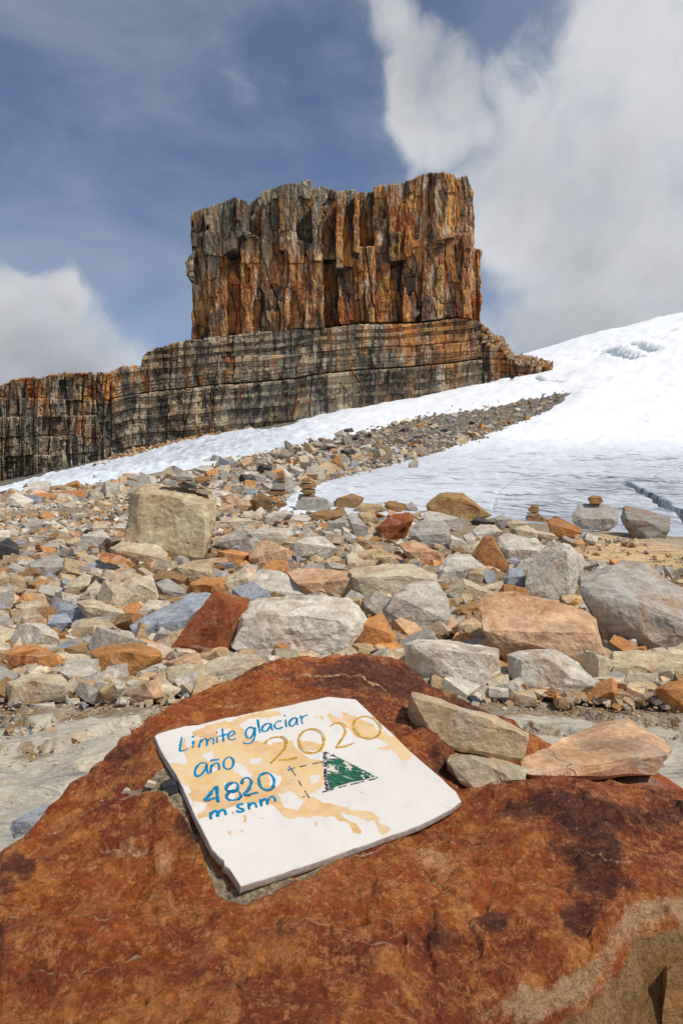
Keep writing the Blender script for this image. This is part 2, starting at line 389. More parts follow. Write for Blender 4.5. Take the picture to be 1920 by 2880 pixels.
def boulder_material():
    m, N, b = mat_new('rusty_boulder')
    P = N.n('ShaderNodeTexCoord').outputs['Object']
    mar = N.attr('maroon'); sand = N.attr('sand'); edge = N.attr('edge'); side = N.attr('side'); pale = N.attr('pale')
    big = N.noise(P, 3.6, 9, .68); med = N.noise(P, 17, 9, .74); fine = N.noise(P, 160, 6, .8); sp = N.noise(P, 58, 10, .80)
    c = N.mix(N.ss(big, .36, .64), (.38, .092, .018), (.19, .040, .013))
    c = N.mix(N.m('MULTIPLY', N.ss(med, .46, .60), .85), c, (.50, .185, .05)); c = N.mix(N.m('MULTIPLY', N.ss(med, .45, .36), .55), c, (.15, .034, .013))
    c = N.mix(N.m('MULTIPLY', N.ss(sp, .51, .60), .7), c, (.60, .26, .085))
    c = N.mix(N.m('MULTIPLY', N.ss(N.noise(N.vm('ADD', P, (3, 3, 1)), 55, 6, .75), .55, .68), .55), c, (.085, .030, .018))
    md = N.m('ADD', mar, N.m('MULTIPLY', N.m('SUBTRACT', N.noise(P, 6, 10, .74), .5), 2.6))
    mf = N.ss(md, .30, .62)
    mc = N.mix(N.ss(sp, .45, .65), (.045, .012, .011), (.14, .038, .022))
    c = N.mix(N.m('MULTIPLY', mf, .85), c, mc)
    pf = N.m('ADD', pale, N.m('MULTIPLY', N.m('SUBTRACT', N.noise(P, 16, 8, .7, .4), .5), 1.4))
    c = N.mix(N.m('MULTIPLY', N.ss(pf, .38, .66), .75), c, (.66, .36, .16))
    c = N.mix(N.m('MULTIPLY', N.ss(N.noise(N.vm('ADD', P, (4, 1, 3)), 95, 5, .75), .62, .70), .65), c, (.58, .42, .28))
    ef = N.m('ADD', edge, N.m('MULTIPLY', N.m('SUBTRACT', N.noise(P, 22, 9, .8), .52), 1.7))
    c = N.mix(N.m('MULTIPLY', N.ss(ef, .45, .75), .85), c, (.58, .38, .20))
    sc_ = N.mix(N.ss(N.noise(P, 9, 6, .65), .42, .62), (.22, .105, .028), (.36, .22, .095))
    c = N.mix(N.ss(side, .3, .7), c, sc_)
    nf_ = N.m('ADD', sand, N.m('MULTIPLY', N.m('SUBTRACT', N.noise(P, 30, 5, .7), .5), .9))
    c = N.mix(N.ss(nf_, .48, .6), c, N.mix(N.ss(fine, .4, .6), (.27, .20, .12), (.44, .35, .23)))
    s2 = N.noise(N.vm('ADD', P, (7, 1, 4)), 120, 9, .85); s3 = N.noise(N.vm('ADD', P, (1, 6, 2)), 150, 9, .85)
    c = N.mix(N.m('MULTIPLY', N.ss(s2, .52, .66), .5), c, N.mix(.55, c, (.80, .36, .11))); c = N.mix(N.m('MULTIPLY', N.ss(s3, .52, .64), .55), c, N.mix(.75, c, (.03, .01, .008)))
    vor = N.n('ShaderNodeTexVoronoi', feature='DISTANCE_TO_EDGE'); vor.inputs['Scale'].default_value = 3.4
    N.link(N.vm('ADD', P, N.vm('MULTIPLY', N.noise(P, 5, 6, .65, out=1), (.3, .3, .3))), vor.inputs['Vector'])
    crack = N.m('MULTIPLY', N.ss(vor.outputs['Distance'], .010, .0), N.ss(med, .46, .56))
    c = N.mix(N.m('MULTIPLY', crack, .22), c, (.03, .015, .01))
    c = N.mix(1.0, c, N.val(fine, .62, 1.38), 'MULTIPLY')
    N.link(c, b.inputs['Base Color']); b.inputs['Roughness'].default_value = .62; b.inputs['Specular IOR Level'].default_value = .2
    def flakes(sc_n, k, det):
        t_ = N.m('MULTIPLY', N.noise(N.vm('ADD', P, (sc_n * .1, 2, 3)), sc_n, det, .55), k); fl = N.m('FLOOR', t_); return N.m('DIVIDE', N.m('ADD', fl, N.ss(N.m('SUBTRACT', t_, fl), .0, .14)), k)
    flk = N.m('ADD', flakes(5, 14, 8), N.m('MULTIPLY', flakes(17, 9, 7), .45))
    h = N.m('ADD', N.m('MULTIPLY', flk, 1.6), N.m('ADD', N.m('MULTIPLY', med, .6), N.m('MULTIPLY', sp, .5))); h = N.m('ADD', h, N.m('ADD', N.m('MULTIPLY', fine, .0), N.m('MULTIPLY', fine, .16)))
    h = N.m('SUBTRACT', h, N.m('MULTIPLY', crack, .12))
    bump(N, b, h, 1.0, .016)
    return m
M_BOULDER = boulder_material()

RIGHT_ICE = [(640, 1175), (668, 1128), (700, 1122), (730, 1110), (850, 1077), (950, 1052), (1050, 1020), (1150, 985), (1215, 958), (1262, 938), (1290, 921), (1306, 906),
             (1298, 904), (1240, 912), (1180, 925), (1120, 940), (1040, 950), (960, 962), (850, 990), (760, 1008), (690, 1022), (600, 1042), (520, 1064), (430, 1083), (300, 1103), (200, 1118), (100, 1133), (0, 1147), (-300, 1158),
             (-300, 1140), (0, 1126), (90, 1100), (150, 1085), (300, 1052), (430, 1015), (520, 998), (640, 985), (760, 940), (900, 900), (1100, 850), (1270, 780), (1400, 600), (2900, 300), (2900, 1600), (1568, 1262), (1200, 1200)]
# ------------------------------------------------------------------ ground sheet
def polar(us, ys):
    U, Y = np.meshgrid(us, ys); return U.ravel(), Y.ravel()
us = np.concatenate([np.linspace(-900, -100, 30), np.linspace(-90, 1660, 300), np.linspace(1670, 2700, 30)])
ys = np.concatenate([np.exp(np.linspace(math.log(.3), math.log(1.1), 20)), np.exp(np.linspace(math.log(1.12), math.log(5), 230)), np.exp(np.linspace(math.log(5.05), math.log(450), 100))])
U, Y = polar(us, ys); X = (U - CX) / F * Y
Z = base_z(X, Y) + small_relief(X, Y)
Z = Z - .014 * Y * sm(-polydist(U, base_v(U, Y), RIGHT_ICE), 6, 30) * sm(Y, 13, 20)      # the bed lies deeper under the ice
me = mesh_np('ground', np.stack([X, Y, Z], 1), grid_faces(len(ys), len(us)))
bed = polydist(U, base_v(U, Y), [(1310, 1250), (1400, 1235), (1568, 1262), (1800, 1300), (1800, 1345), (1540, 1325), (1440, 1290), (1340, 1290)])
rub = sm(Y, 2.75, 3.3) * sm(bed, -5, 12)
rub = np.maximum(rub, .42 * sm(Y, 2.3, 2.8))
vattr(me, 'rub', rub); vattr(me, 'warm', sm(bed, 22, -6)); vattr(me, 'far', sm(Y, 11, 20))
obj('ground', me, M_GROUND, kind='structure')
# the valley beyond and behind
bm = bmesh.new(); bmesh.ops.create_circle(bm, cap_ends=True, segments=48, radius=1500)
me = bpy.data.meshes.new('terrain'); bm.to_mesh(me); bm.free()
vattr(me, 'rub', np.ones(len(me.vertices)))
obj('terrain', me, M_GROUND, kind='structure', loc=(0, 0, -4))

# ------------------------------------------------------------------ glacier
us = np.concatenate([np.linspace(-320, -20, 30), np.linspace(-15, 1600, 420), np.linspace(1605, 2650, 90)])
ys = np.exp(np.concatenate([np.linspace(math.log(11.5), math.log(55), 250)[:-1], np.linspace(math.log(55), math.log(448), 170)]))
U, Y = polar(us, ys); V0 = base_v(U, Y)
sd = -polydist(U, V0, RIGHT_ICE)
P2 = np.stack([U / 60, np.log(Y) * 9, U * 0], 1)
sd = sd + fbm(P2 * 1.5, 4, 31) * 3.5
left_t = sm(U, 900, 560)                       # the tongue under the cliff ends in a broken ice step
h_px = np.where(sd > 0, (1 - np.exp(-np.maximum(sd, 0) / (7 + 14 * (1 - left_t)))) * (8 + 9 * left_t), -3 + sd * .15)
X = (U - CX) / F * Y
Pw = np.stack([X, Y, X * 0], 1)
rel = fbm(np.stack([U / 16, np.log(Y) * 34, U * 0], 1), 5, 41) * (1.0 + 2.5 * left_t) * sm(sd, 0, 10)
rg_ = np.abs(fbm(np.stack([U / 46 + np.log(Y) * 4, np.log(Y) * 20 - U / 90, U * 0], 1), 5, 45)); rel += (.25 - rg_) * 13 * left_t * sm(sd, 0, 12)
rel += fbm(np.stack([U / 90, np.log(Y) * 10, U * 0], 1), 3, 44) * 5 * sm(sd, 5, 40)
Hh = h_px + rel
# crevasses: narrow dark slots cut into the surface, in plan position
def cut(points, width, depth):
    """points on the ice as (u, v); a V trench along them"""
    global Hh, blue
    PP = [((u - CX) / F * inv_y(u, v), inv_y(u, v)) for u, v in points]
    d = polydist(X, Y, PP, closed=False) + fbm(Pw * 1.1, 3, 55) * width * .35
    k = sm(d, width, width * .25)
    Hh = Hh - k * depth / Y * F; blue = np.maximum(blue, k)
blue = np.zeros(len(U))
cut([(1430, 1118), (1470, 1135), (1488, 1150), (1512, 1156), (1535, 1176), (1562, 1184), (1600, 1212), (1660, 1235)], .36, 1.9)
cut([(1130, 1178), (1136, 1160), (1140, 1142), (1165, 1120), (1200, 1090), (1230, 1055)], .05, .05)
cut([(1568, 1080), (1500, 1100), (1520, 1120)], .12, .15)
for pts_, wd, dp in (([(1388, 818), (1400, 806), (1425, 822), (1462, 832)], 5.0, 1.9), ([(1448, 798), (1470, 800), (1500, 815)], 4.4, 1.7), ([(1300, 836), (1318, 832)], 1.6, 1.4), ([(1230, 868), (1250, 880), (1290, 883)], 1.6, 1.0),
                     ([(1505, 790), (1530, 783)], 1.6, 1.2), ([(1120, 886), (1170, 880), (1180, 868)], 1.3, .8), ([(1360, 815), (1390, 812)], 1.5, 1), ([(1500, 773), (1568, 762)], 1.6, 1.1)):
    cut(pts_, wd, dp)
Vv = V0 - Hh
Z = EYE + (CY - Vv) / F * Y
fq = grid_faces(len(ys), len(us))
keep = (sd[fq].max(1) > -14); fq = fq[keep]
used = np.unique(fq); remap = -np.ones(len(U), int); remap[used] = np.arange(len(used))
me = mesh_np('glacier', np.stack([X, Y, Z], 1)[used], remap[fq])
me_greyed = np.clip(sm(V0, 985, 1075) * sm(U, 480, 760), 0, 1) * (0.62 + .38 * sm(U + (V0 - 1000) * 1.2, 1150, 1550) * sm(V0, 1010, 1160))  # greyer, bluer and more streaked low on the right slope
me_greyed = np.maximum(me_greyed, .62 * left_t)
vattr(me, 'greyed', me_greyed[used])
vattr(me, 'wall', np.clip(np.maximum(left_t * sm(sd, 22, 6) * (.25 + .65 * sm(V0, 1030, 1075)), blue * .9), 0, 1)[used])
vattr(me, 'deep', (blue * .9)[used])
obj('glacier', me, M_ICE, kind='structure')

# ------------------------------------------------------------------ cliffs: every column and bed its own block
DC = 262.0; PXM = DC / F            # metres per reading unit at the cliff
def interp(pts, x):
    p = np.array(sorted(pts), float); return np.interp(x, p[:, 0], p[:, 1])
def C1(L): return [(392 + .5 * x, 359.3 + .5 * y) for x, y in L]
def wall_block(name, parent, u0, u1, top, bot, dep0, seed, orange, cell_w, cell_h, amp, step=1.35, dark_bot=3.0, dark_top=0, back=26.0, curve=None, wob=4.0, topjag=2.0, eround=.9, strata=None, joint=1.0, edge_l=False, edge_r=False):
    """a closed block: fissured front face, sides running back, flat-ish top"""
    nu = max(4, int((u1 - u0) / step) + 1); hmax = float(np.max(bot(np.array([u0, (u0 + u1) / 2, u1])) - np.min(top(np.linspace(u0, u1, 9))))); nv = max(4, int(hmax / step) + 1)
    s = np.linspace(0, 1, nu); t = np.linspace(0, 1, nv); S, T = np.meshgrid(s, t); S = S.ravel(); T = T.ravel()
    Ub = u0 + (u1 - u0) * S
    tv, bv = top(Ub), bot(Ub); 
    tv = tv + (np.floor(hash1(np.floor(Ub / 17 + fbm(np.stack([Ub / 9, Ub * 0, Ub * 0], 1), 2, 8) + hash1(seed) * 9), seed) * 4) / 3 - .5) * topjag * 1.5 + fbm(np.stack([Ub / 2.5, Ub * 0, Ub * 0], 1), 3, 5) * topjag * .5
    V = tv + (bv - tv) * T
    lw = np.where(S < .5, hash1(0, 0), 0)
    def edge_shift(uu, sd_): return fbm(np.stack([V / 22, V * 0 + uu * .37, V * 0], 1), 4, 77) * wob
    U_ = Ub + edge_shift(u0, 0) * (1 - S) + edge_shift(u1, 0) * S
    if edge_l or edge_r: pass
    # joints: irregular columns crossed by short beds
    q = np.stack([U_ / 14, V / 40, U_ * 0 + seed], 1)
    ux = U_ + fbm(q, 3, 60) * cell_w * .16 + fbm(np.stack([U_ / (cell_w * 2.2), V / 260, U_ * 0 + 3], 1), 2, 66) * cell_w * 1.3; vy = V + fbm(q * 1.7, 3, 61) * cell_h * .07
    ci = np.floor(ux / cell_w); cf = ux / cell_w - ci
    off = hash1(ci, 71) * cell_h * 1.0; ri = np.floor((vy + off) / cell_h); rf = (vy + off) / cell_h - ri
    d = (hash1(ci, 70) - .5) * amp * .95 + (hash2(ci, ri, 72) - .5) * amp * .32
    ci2 = np.floor(ux / (cell_w * 2.7) + .3); ri2 = np.floor((vy + hash1(ci2, 73) * 40) / (cell_h * 2.4))
    d = d + (hash1(ci2, 76) - .5) * amp * 1.3 + (hash2(ci2, ri2, 74) - .5) * amp * .6
    gx = np.minimum(cf, 1 - cf) * cell_w; gy = np.minimum(rf, 1 - rf) * cell_h
    gw = .12 + .9 * hash1(ci, 75) ** 2
    groove = np.maximum(sm(gx, 1.0, .15) * gw * joint, sm(gy, 1.0, .15) * (.1 + .8 * hash2(ci, ri, 78) ** 2))
    d = d + groove * 1.5 + fbm(np.stack([U_ / 5, V / 12, U_ * 0], 1), 4, 79) * amp * .13
    if strata is not None:      # beds run on from block to block
        tb = (V - strata(U_)) / 8.5 + fbm(np.stack([U_ / 60, V / 40, U_ * 0], 1), 3, 85) * .35; bi = np.floor(tb); bf = tb - bi; bs = hash1(bi + 50, 86)
        d = d + (bs - .5) * 1.5; bl = sm(np.minimum(bf, 1 - bf) * 17, 1.1, .2) * (sm(hash2(bi, np.floor(U_ / 60 + bs * 5), 87), .62, .98) * .8); groove = np.maximum(groove, bl); d = d + bl * 1.2
    # rounded outer corners of the block
    ex = np.minimum(S, 1 - S) * (u1 - u0); d = d + sm(ex, 2.0, 0) * eround
    d = d + sm(T * hmax, 3, 0) * .6
    if curve is not None: d = d + curve(U_, V)
    if dark_bot: d = d + sm((1 - T) * hmax, dark_bot, 0) * 2.2      # undercut above the seam
    dd = DC + dep0 + d
    k = dd / DC        # keep the outline where it is seen while the relief moves in depth
    P = np.stack([(U_ - CX) * PXM * k, dd, EYE + (CY - V) * PXM * k], 1)
    f = grid_faces(nv, nu)[:, ::-1]
    # ring to the back
    idx = np.arange(nu * nv).reshape(nv, nu)
    ring = np.concatenate([idx[0, :], idx[1:, -1], idx[-1, -2::-1], idx[-2:0:-1, 0]])
    B = P[ring].copy(); B[:, 1] += back; B[:, 0] = P[ring][:, 0]; 
    nb = len(ring); o0 = len(P); P = np.concatenate([P, B])
    a_ = ring; b_ = np.roll(ring, -1); c_ = o0 + (np.arange(nb) + 1) % nb; d_ = o0 + np.arange(nb)
    f = np.concatenate([f, np.stack([a_, b_, c_, d_], 1)])
    me = mesh_np(name, P, f, smooth=False)
    def ext(a): return np.concatenate([a, a[ring]])
    og = orange(U_, V) if callable(orange) else np.full(len(U_), orange)
    vattr(me, 'orange', ext(og + (hash2(ci2, ri2, 80) - .5) * .35)); vattr(me, 'tint', ext(np.clip(.5 + (hash2(ci, ri, 81) - .5) * .45 + (hash2(ci2, ri2, 82) - .5) * .35, 0, 1)))
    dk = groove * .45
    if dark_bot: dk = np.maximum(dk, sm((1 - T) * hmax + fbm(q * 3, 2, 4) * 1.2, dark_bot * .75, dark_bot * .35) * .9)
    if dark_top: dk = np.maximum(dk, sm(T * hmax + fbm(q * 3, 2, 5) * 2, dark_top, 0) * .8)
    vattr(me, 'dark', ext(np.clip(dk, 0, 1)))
    return obj(name, me, M_CLIFF, parent)

tower = obj('rock_tower', None, label='tall flat-topped butte of orange and black streaked rock columns above the snow', cat='rock tower', loc=(0, 0, 0))
TOP = C1([(60, 480), (95, 262), (180, 228), (240, 210), (300, 187), (343, 205), (352, 228), (370, 212), (435, 157), (530, 126), (585, 126), (640, 108), (650, 150), (700, 133), (760, 162), (835, 150), (845, 170), (925, 160), (935, 138), (1000, 128), (1100, 112), (1180, 73), (1250, 72), (1300, 80), (1312, 102), (1360, 88), (1378, 128), (1392, 185), (1430, 420)])
SEAM = C1([(60, 850), (103, 845), (240, 838), (400, 818), (540, 802), (700, 790), (860, 771), (1140, 768), (1310, 745), (1418, 760)])
MID = C1([(60, 500), (98, 430), (240, 450), (330, 400), (420, 440), (560, 440), (660, 470), (760, 470), (900, 480), (1040, 470), (1160, 440), (1300, 415), (1400, 418)])
top_f = lambda u: interp(TOP, u); seam_f = lambda u: interp(SEAM, u); mid_f = lambda u: interp(MID, u)
LOW = C1([(60, 640), (105, 660), (300, 640), (500, 660), (640, 640), (760, 660), (960, 600), (1160, 600), (1420, 600)])
low_f = lambda u: interp(LOW, u)
def jit(f, k, s): 
    o = (random.random() - .5) * k; return lambda u: f(u) + o
def og_tower(U_, V):
    return .34 + .60 * sm(U_, 540, 980) + .45 * sm(V, 520, 720) - .3 * sm(V, 470, 420)
def tcurve(U_, V): return (1 - np.sqrt(np.clip(1 - ((U_ - 765) / 345) ** 2 * .9, 0.02, 1))) * 12
# main column edges (x of each joint) and how far each stands forward (-) or back (+), from the picture
cols_up = [(439, 1), (470, -1), (512, -1.6), (542, -3), (563, 6), (600, .5), (640, -1.2), (682, 2.5), (716, -2.5), (736, 3.5), (772, -2), (789, 2), (811, -1.4), (824, 3.2), (857, 1), (893, .6), (930, .2), (986, -1.2), (1045, 1.0), (1087, -2)]
cols_lo = [(441, 0), (478, -2), (520, 4), (552, 1), (600, 0.2), (652, -1.5), (700, -3.2), (742, 5.5), (775, 2), (812, 1.4), (836, -1.0), (862, 2.2), (895, 1.2), (925, -.5), (970, -1.8), (1020, .4), (1062, -2), (1082, 1.0)]
E0 = 1087
for i, (u0, dp) in enumerate(cols_up[:-1]):
    u1 = cols_up[i + 1][0]
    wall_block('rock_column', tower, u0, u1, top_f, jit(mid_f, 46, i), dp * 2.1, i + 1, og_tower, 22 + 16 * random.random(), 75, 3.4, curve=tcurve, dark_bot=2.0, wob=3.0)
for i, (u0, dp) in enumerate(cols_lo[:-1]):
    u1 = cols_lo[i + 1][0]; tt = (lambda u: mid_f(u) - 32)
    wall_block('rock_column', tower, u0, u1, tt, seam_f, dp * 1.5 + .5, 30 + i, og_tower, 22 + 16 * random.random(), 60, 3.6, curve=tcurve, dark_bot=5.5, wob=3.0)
# shelf on the left face and the pillar leaning on the right end
wall_block('rock_ledge', tower, 427, 446, lambda u: interp([(425, 606), (432, 596), (440, 580), (447, 572)], u), lambda u: interp([(425, 628), (432, 640), (447, 650)], u), 3, 91, .1, 6, 14, 1.5, curve=None)
wall_block('rock_pillar', tower, 1078, 1104, lambda u: interp([(1078, 566), (1088, 568), (1100, 573), (1104, 574)], u), lambda u: interp([(1078, 742), (1104, 745)], u), 7, 92, .8, 6, 26, 1.5)

ridge = obj('rock_ridge', None, label='long stepped cliff wall of grey and rust beds running left under the butte', cat='cliff')
RT = [(-140, 905), (-60, 880), (0, 890), (12, 880), (30, 868), (95, 868), (110, 862), (160, 856), (250, 858), (256, 853), (285, 840), (325, 841), (329, 818), (350, 801), (370, 796), (395, 790), (440, 780), (505, 774), (592, 761), (662, 757), (742, 754), (822, 745), (962, 742), (1047, 731), (1100, 738), (1130, 768), (1155, 778), (1180, 815), (1225, 822), (1268, 832), (1290, 845)]
S2 = [(-140, 905), (100, 900), (300, 850), (505, 818), (672, 814), (752, 806), (827, 798), (942, 797), (1107, 782), (1170, 800), (1290, 850)]
S3 = [(-140, 985), (0, 960), (100, 955), (250, 918), (310, 905), (392, 896), (507, 884), (592, 879), (672, 871), (742, 859), (827, 851), (922, 846), (1042, 834), (1112, 824), (1180, 826), (1290, 852)]
BT = [(-140, 1150), (0, 1132), (150, 1105), (250, 1075), (380, 1030), (500, 1008), (640, 1000), (760, 965), (880, 945), (1000, 918), (1150, 880), (1290, 850)]
rt = lambda u: interp(RT, u); s2 = lambda u: interp(S2, u); s3 = lambda u: interp(S3, u); bt = lambda u: interp(BT, u) + 14
def og_ridge(U_, V): return .20 + .50 * sm(U_, 650, 1050) * sm(V, 870, 800) + .35 * sm(U_, 420, 200) * sm(V, 960, 880) + .35 * sm(U_, 1080, 1160)
u = 505.0; i = 0
while u < 1106:
    u1 = min(1108, u + random.uniform(36, 120)); i += 1
    wall_block('rock_bed', ridge, u, u1, rt, lambda q: s2(q) + 1, -1.5 + random.uniform(-.5, .5), 100 + i, og_ridge, 26, 60, 1.2, eround=.15, strata=s3, joint=.6, dark_bot=1.4, dark_top=2.0, wob=2, topjag=1.0)
    wall_block('rock_bed', ridge, u, u1, s2, lambda q: s3(q) + 1, -2.4 + random.uniform(-.5, .5), 130 + i, og_ridge, 30, 40, 1.2, eround=.15, strata=s3, joint=.6, dark_bot=7, wob=2, topjag=.6)
    wall_block('rock_bed', ridge, u, u1, s3, bt, -3.2 + random.uniform(-.7, .7), 160 + i, og_ridge, 28, 90, 1.5, eround=.15, strata=s3, joint=.6, dark_bot=0, wob=2, topjag=.6)
    u = u1
u = 256.0
while u < 500:
    u1 = min(505, u + random.uniform(26, 50)); i += 1
    if 505 - u1 < 14: u1 = 505
    z0 = -3.5 * sm(u, 500, 380)
    wall_block('rock_bed', ridge, u, u1, rt, lambda q: s3(q) + 1, -3.2 + z0 + random.uniform(-.8, .8), 200 + i, og_ridge, 22, 60, 1.9, eround=.3, strata=s3, joint=.75, dark_bot=5.5, wob=2.5, topjag=2.4)
    wall_block('rock_bed', ridge, u, u1, s3, bt, -3.6 + z0 + random.uniform(-.8, .8), 230 + i, lambda a_, b_: og_ridge(a_, b_) - .1, 24, 70, 2.0, eround=.3, strata=s3, joint=.75, dark_bot=0, wob=2.5, topjag=.8)
    u = u1
lv = [rt, lambda q: 915 + (q - 0) * .02, lambda q: 960 - q * .02, lambda q: 1008 - q * .03, lambda q: 1052 - q * .05, lambda q: bt(q) + 5]
u = -140.0
while u < 256:
    u1 = min(258, u + random.uniform(20, 40)); i += 1
    if 258 - u1 < 12: u1 = 258
    for k in range(5):
        tp, bo = lv[k], lv[k + 1]
        if k >= 3 and (bt(u) < tp(u) + 6): continue
        wall_block('rock_bed', ridge, u, u1, (lambda q, tp=tp: tp(q) - (2 if k else 0)), jit(bo, 7, 0), -8.2 - k * .5 + random.uniform(-1.4, 1.4), 300 + i * 6 + k, og_ridge, 11, 19, 2.8, dark_bot=1.6, wob=3, topjag=3.0 if k == 0 else 1)
    u = u1
for (u0, u1, dt) in ((1104, 1126, 0), (1124, 1150, -1), (1148, 1172, 0), (1170, 1198, -1.5), (1196, 1232, -1), (1230, 1268, -2)):   # broken right end of the ridge
    wall_block('rock_bed', ridge, u0, u1, rt, bt, dt - 2.5, 400 + int(u0), .62, 15, 16, 2.2, strata=s3, joint=.5, eround=.3, dark_bot=0, wob=3, topjag=6)
wall_block('rock_bed', ridge, 1101, 1112, lambda q: q * 0 + 742, bt, 1.0, 455, .5, 5, 12, 1.5, dark_bot=0, wob=2)

# ------------------------------------------------------------------ rusty boulder with the plaque
BC = [(-150, 2020, .8), (0, 1950, .85), (60, 1900, .9), (190, 1790, 1.0), (270, 1720, 1.07), (365, 1650, 1.13), (380, 1622, 1.2), (450, 1588, 1.3), (600, 1532, 1.42), (700, 1505, 1.5), (830, 1494, 1.55), (920, 1518, 1.55),
      (980, 1562, 1.5), (1060, 1597, 1.5), (1160, 1648, 1.45), (1250, 1700, 1.4), (1000, 1700, 1.16), (1085, 1805, 1.09),
      (1130, 1802, 1.02), (1230, 1779, 1.04), (1400, 1796, 1.06), (1568, 1832, 1.06), (1250, 1950, .85), (1568, 1950, .88), (1450, 2079, .74), (1568, 2050, .78), (1360, 2180, .69), (1180, 2250, .65), (1000, 2352, .6),
      (1100, 2000, .8), (784, 2150, .68), (500, 2150, .67), (300, 2000, .8), (200, 1900, .9), (100, 2100, .7), (784, 2352, .56), (300, 2352, .56), (0, 2352, .56), (784, 2700, .42), (1700, 1880, 1.06), (480, 1660, 1.17)]
BW = [pt(*c) for c in BC]
BW += [np.array(p) for p in ((.37, 1.2, .465), (.56, 1.25, .41), (.25, 1.2, .50), (.8, 1.25, .36), (.9, .95, .47))]
PD = [(357, 1687, 1.0067), (800, 1590, 1.2450), (1060, 1838, .9883), (548, 2047, .75)]
PW = [pt(*c) for c in PD]
pc = sum(PW) / 4; pn = np.cross(PW[1] - PW[0], PW[3] - PW[0]); pn = pn / np.linalg.norm(pn); pn = pn if pn[2] > 0 else -pn
PX = (PW[2] - PW[3]) / np.linalg.norm(PW[2] - PW[3]); PY = np.cross(pn, PX)
TH = .0105
for a_ in np.linspace(0.03, .97, 5):
    for b_ in np.linspace(0.03, .97, 5):
        q = (PW[0] * (1 - a_) + PW[1] * a_) * (1 - b_) + (PW[3] * (1 - a_) + PW[2] * a_) * b_
        BW.append(q - pn * (TH + .003))
BW = np.array(BW)
def tps(P, z):
    n = len(P); r = np.linalg.norm(P[:, None] - P[None], axis=2); K = np.where(r > 0, r * r * np.log(r + 1e-12), 0) + np.eye(n) * 2e-4
    A = np.zeros((n + 3, n + 3)); A[:n, :n] = K; A[:n, n] = 1; A[:n, n + 1:] = P; A[n:, :n] = A[:n, n:].T
    wv = np.linalg.solve(A, np.concatenate([z, [0, 0, 0]]))
    def f(x, y):
        o = wv[n] + wv[n + 1] * x + wv[n + 2] * y
        for i in range(n):
            r2 = (x - P[i, 0]) ** 2 + (y - P[i, 1]) ** 2; o = o + wv[i] * .5 * r2 * np.log(r2 + 1e-20)
        return o
    return f
bz = tps(BW[:, :2], BW[:, 2])
foot = [pt(*c)[:2] for c in BC[:16]] + [(.66, 1.38), (1.0, 1.3), (1.05, 1.0)] + [pt(*c)[:2] for c in [(1700, 2020, .8), (1568, 2050, .78), (1450, 2079, .74), (1440, 2120, .715), (1360, 2180, .69), (1270, 2205, .67), (1180, 2250, .65), (1100, 2292, .63), (1000, 2352, .6), (960, 2420, .57)]] + [(0, .42), (-.5, .42), (-.9, .62)]
gu = np.concatenate([np.linspace(-950, -70, 30), np.linspace(-66, 1640, 420), np.linspace(1650, 2900, 34)]); gy = np.exp(np.linspace(math.log(.36), math.log(1.85), 400))
nx, ny = len(gu), len(gy)
U0, Y = np.meshgrid(gu, gy); Y = Y.ravel(); X = (U0.ravel() - CX) / F * Y; P3 = np.stack([X, Y, X * 0], 1)
wx = X + fbm(P3 * 9, 3, 3) * .010; wy = Y + fbm(P3 * 9, 3, 8) * .010
sd = polydist(wx, wy, foot)
zr = bz(X, Y)
U = CX + X / Y * F; V = CY - (zr - EYE) / Y * F
inplaque = polydist(U, V, [(357, 1687), (800, 1590), (1060, 1838), (548, 2047)])
calm = sm(inplaque, -2, 25)
z = zr + fbm(P3 * 5, 4, 13) * .011 * calm + fbm(P3 * 17, 4, 17) * .0065 * calm + fbm(P3 * 60, 3, 19) * .0024 * calm + fbm(P3 * 150, 3, 20) * .0010 * calm
tq = fbm(P3 * 3.4 + 5, 5, 47) * 3.2; tf = np.floor(tq); z = z + (tf + sm(tq - tf, 0, .05) - tq - .5) * .0065 * calm   # the skin of the rock comes off in thin sheets
edge_a = np.zeros(len(X))
def ledge(line, hgt, fade, up=1):
    """a flake edge: a low step along a line traced on the surface, fading away from it"""
    global z, edge_a
    L = np.array(line, float); jx = fbm(P3 * 30, 3, 23) * 7
    d = polydist(U + jx, V + jx * .6, L, closed=False)
    yl = np.interp(U + jx, L[:, 0], L[:, 1]); below = (V + jx * .6 - yl) * up
    inside = sm(U, L[0, 0] - 8, L[0, 0] + 12) * sm(U, L[-1, 0] + 8, L[-1, 0] - 12)
    z = z + hgt * 1.25 * sm(below, -3, 3) * np.exp(-np.maximum(below, 0) / fade) * inside
    edge_a = np.maximum(edge_a, np.exp(-np.abs(below - 3) / np.interp(V, [1600, 2100], [2.5, 5])) * sm(d, 12, 5) * inside)
for (u_, v_, ru_, rv_, a_) in ((140, 2075, 150, 55, -.020), (330, 2040, 70, 45, -.008), (330, 1960, 70, 30, .008), (120, 2190, 160, 40, .008), (1000, 2080, 160, 60, .008), (1180, 2000, 90, 60, -.006), (700, 2230, 160, 60, -.008), (860, 1570, 120, 20, -.010), (60, 2290, 150, 60, -.008)):
    z = z + a_ * np.exp(-(((U - u_) / ru_) ** 2 + ((V - v_) / rv_) ** 2)) * calm
ledge([(0, 2128), (65, 2125), (100, 2146), (135, 2161), (190, 2163), (240, 2161), (275, 2144), (300, 2120), (320, 2098), (360, 2068), (400, 2055)], .017, 80)
ledge([(225, 1930), (235, 1938), (270, 1942), (300, 1947), (330, 1940), (348, 1932)], -.015, 26)
ledge([(0, 1976), (60, 1950), (110, 1925), (170, 1905), (250, 1872), (300, 1850), (350, 1838), (380, 1842), (395, 1862)], .012, 45)
ledge([(960, 1975), (985, 1995), (1010, 2020), (1040, 2050), (1075, 2082)], -.004, 40)
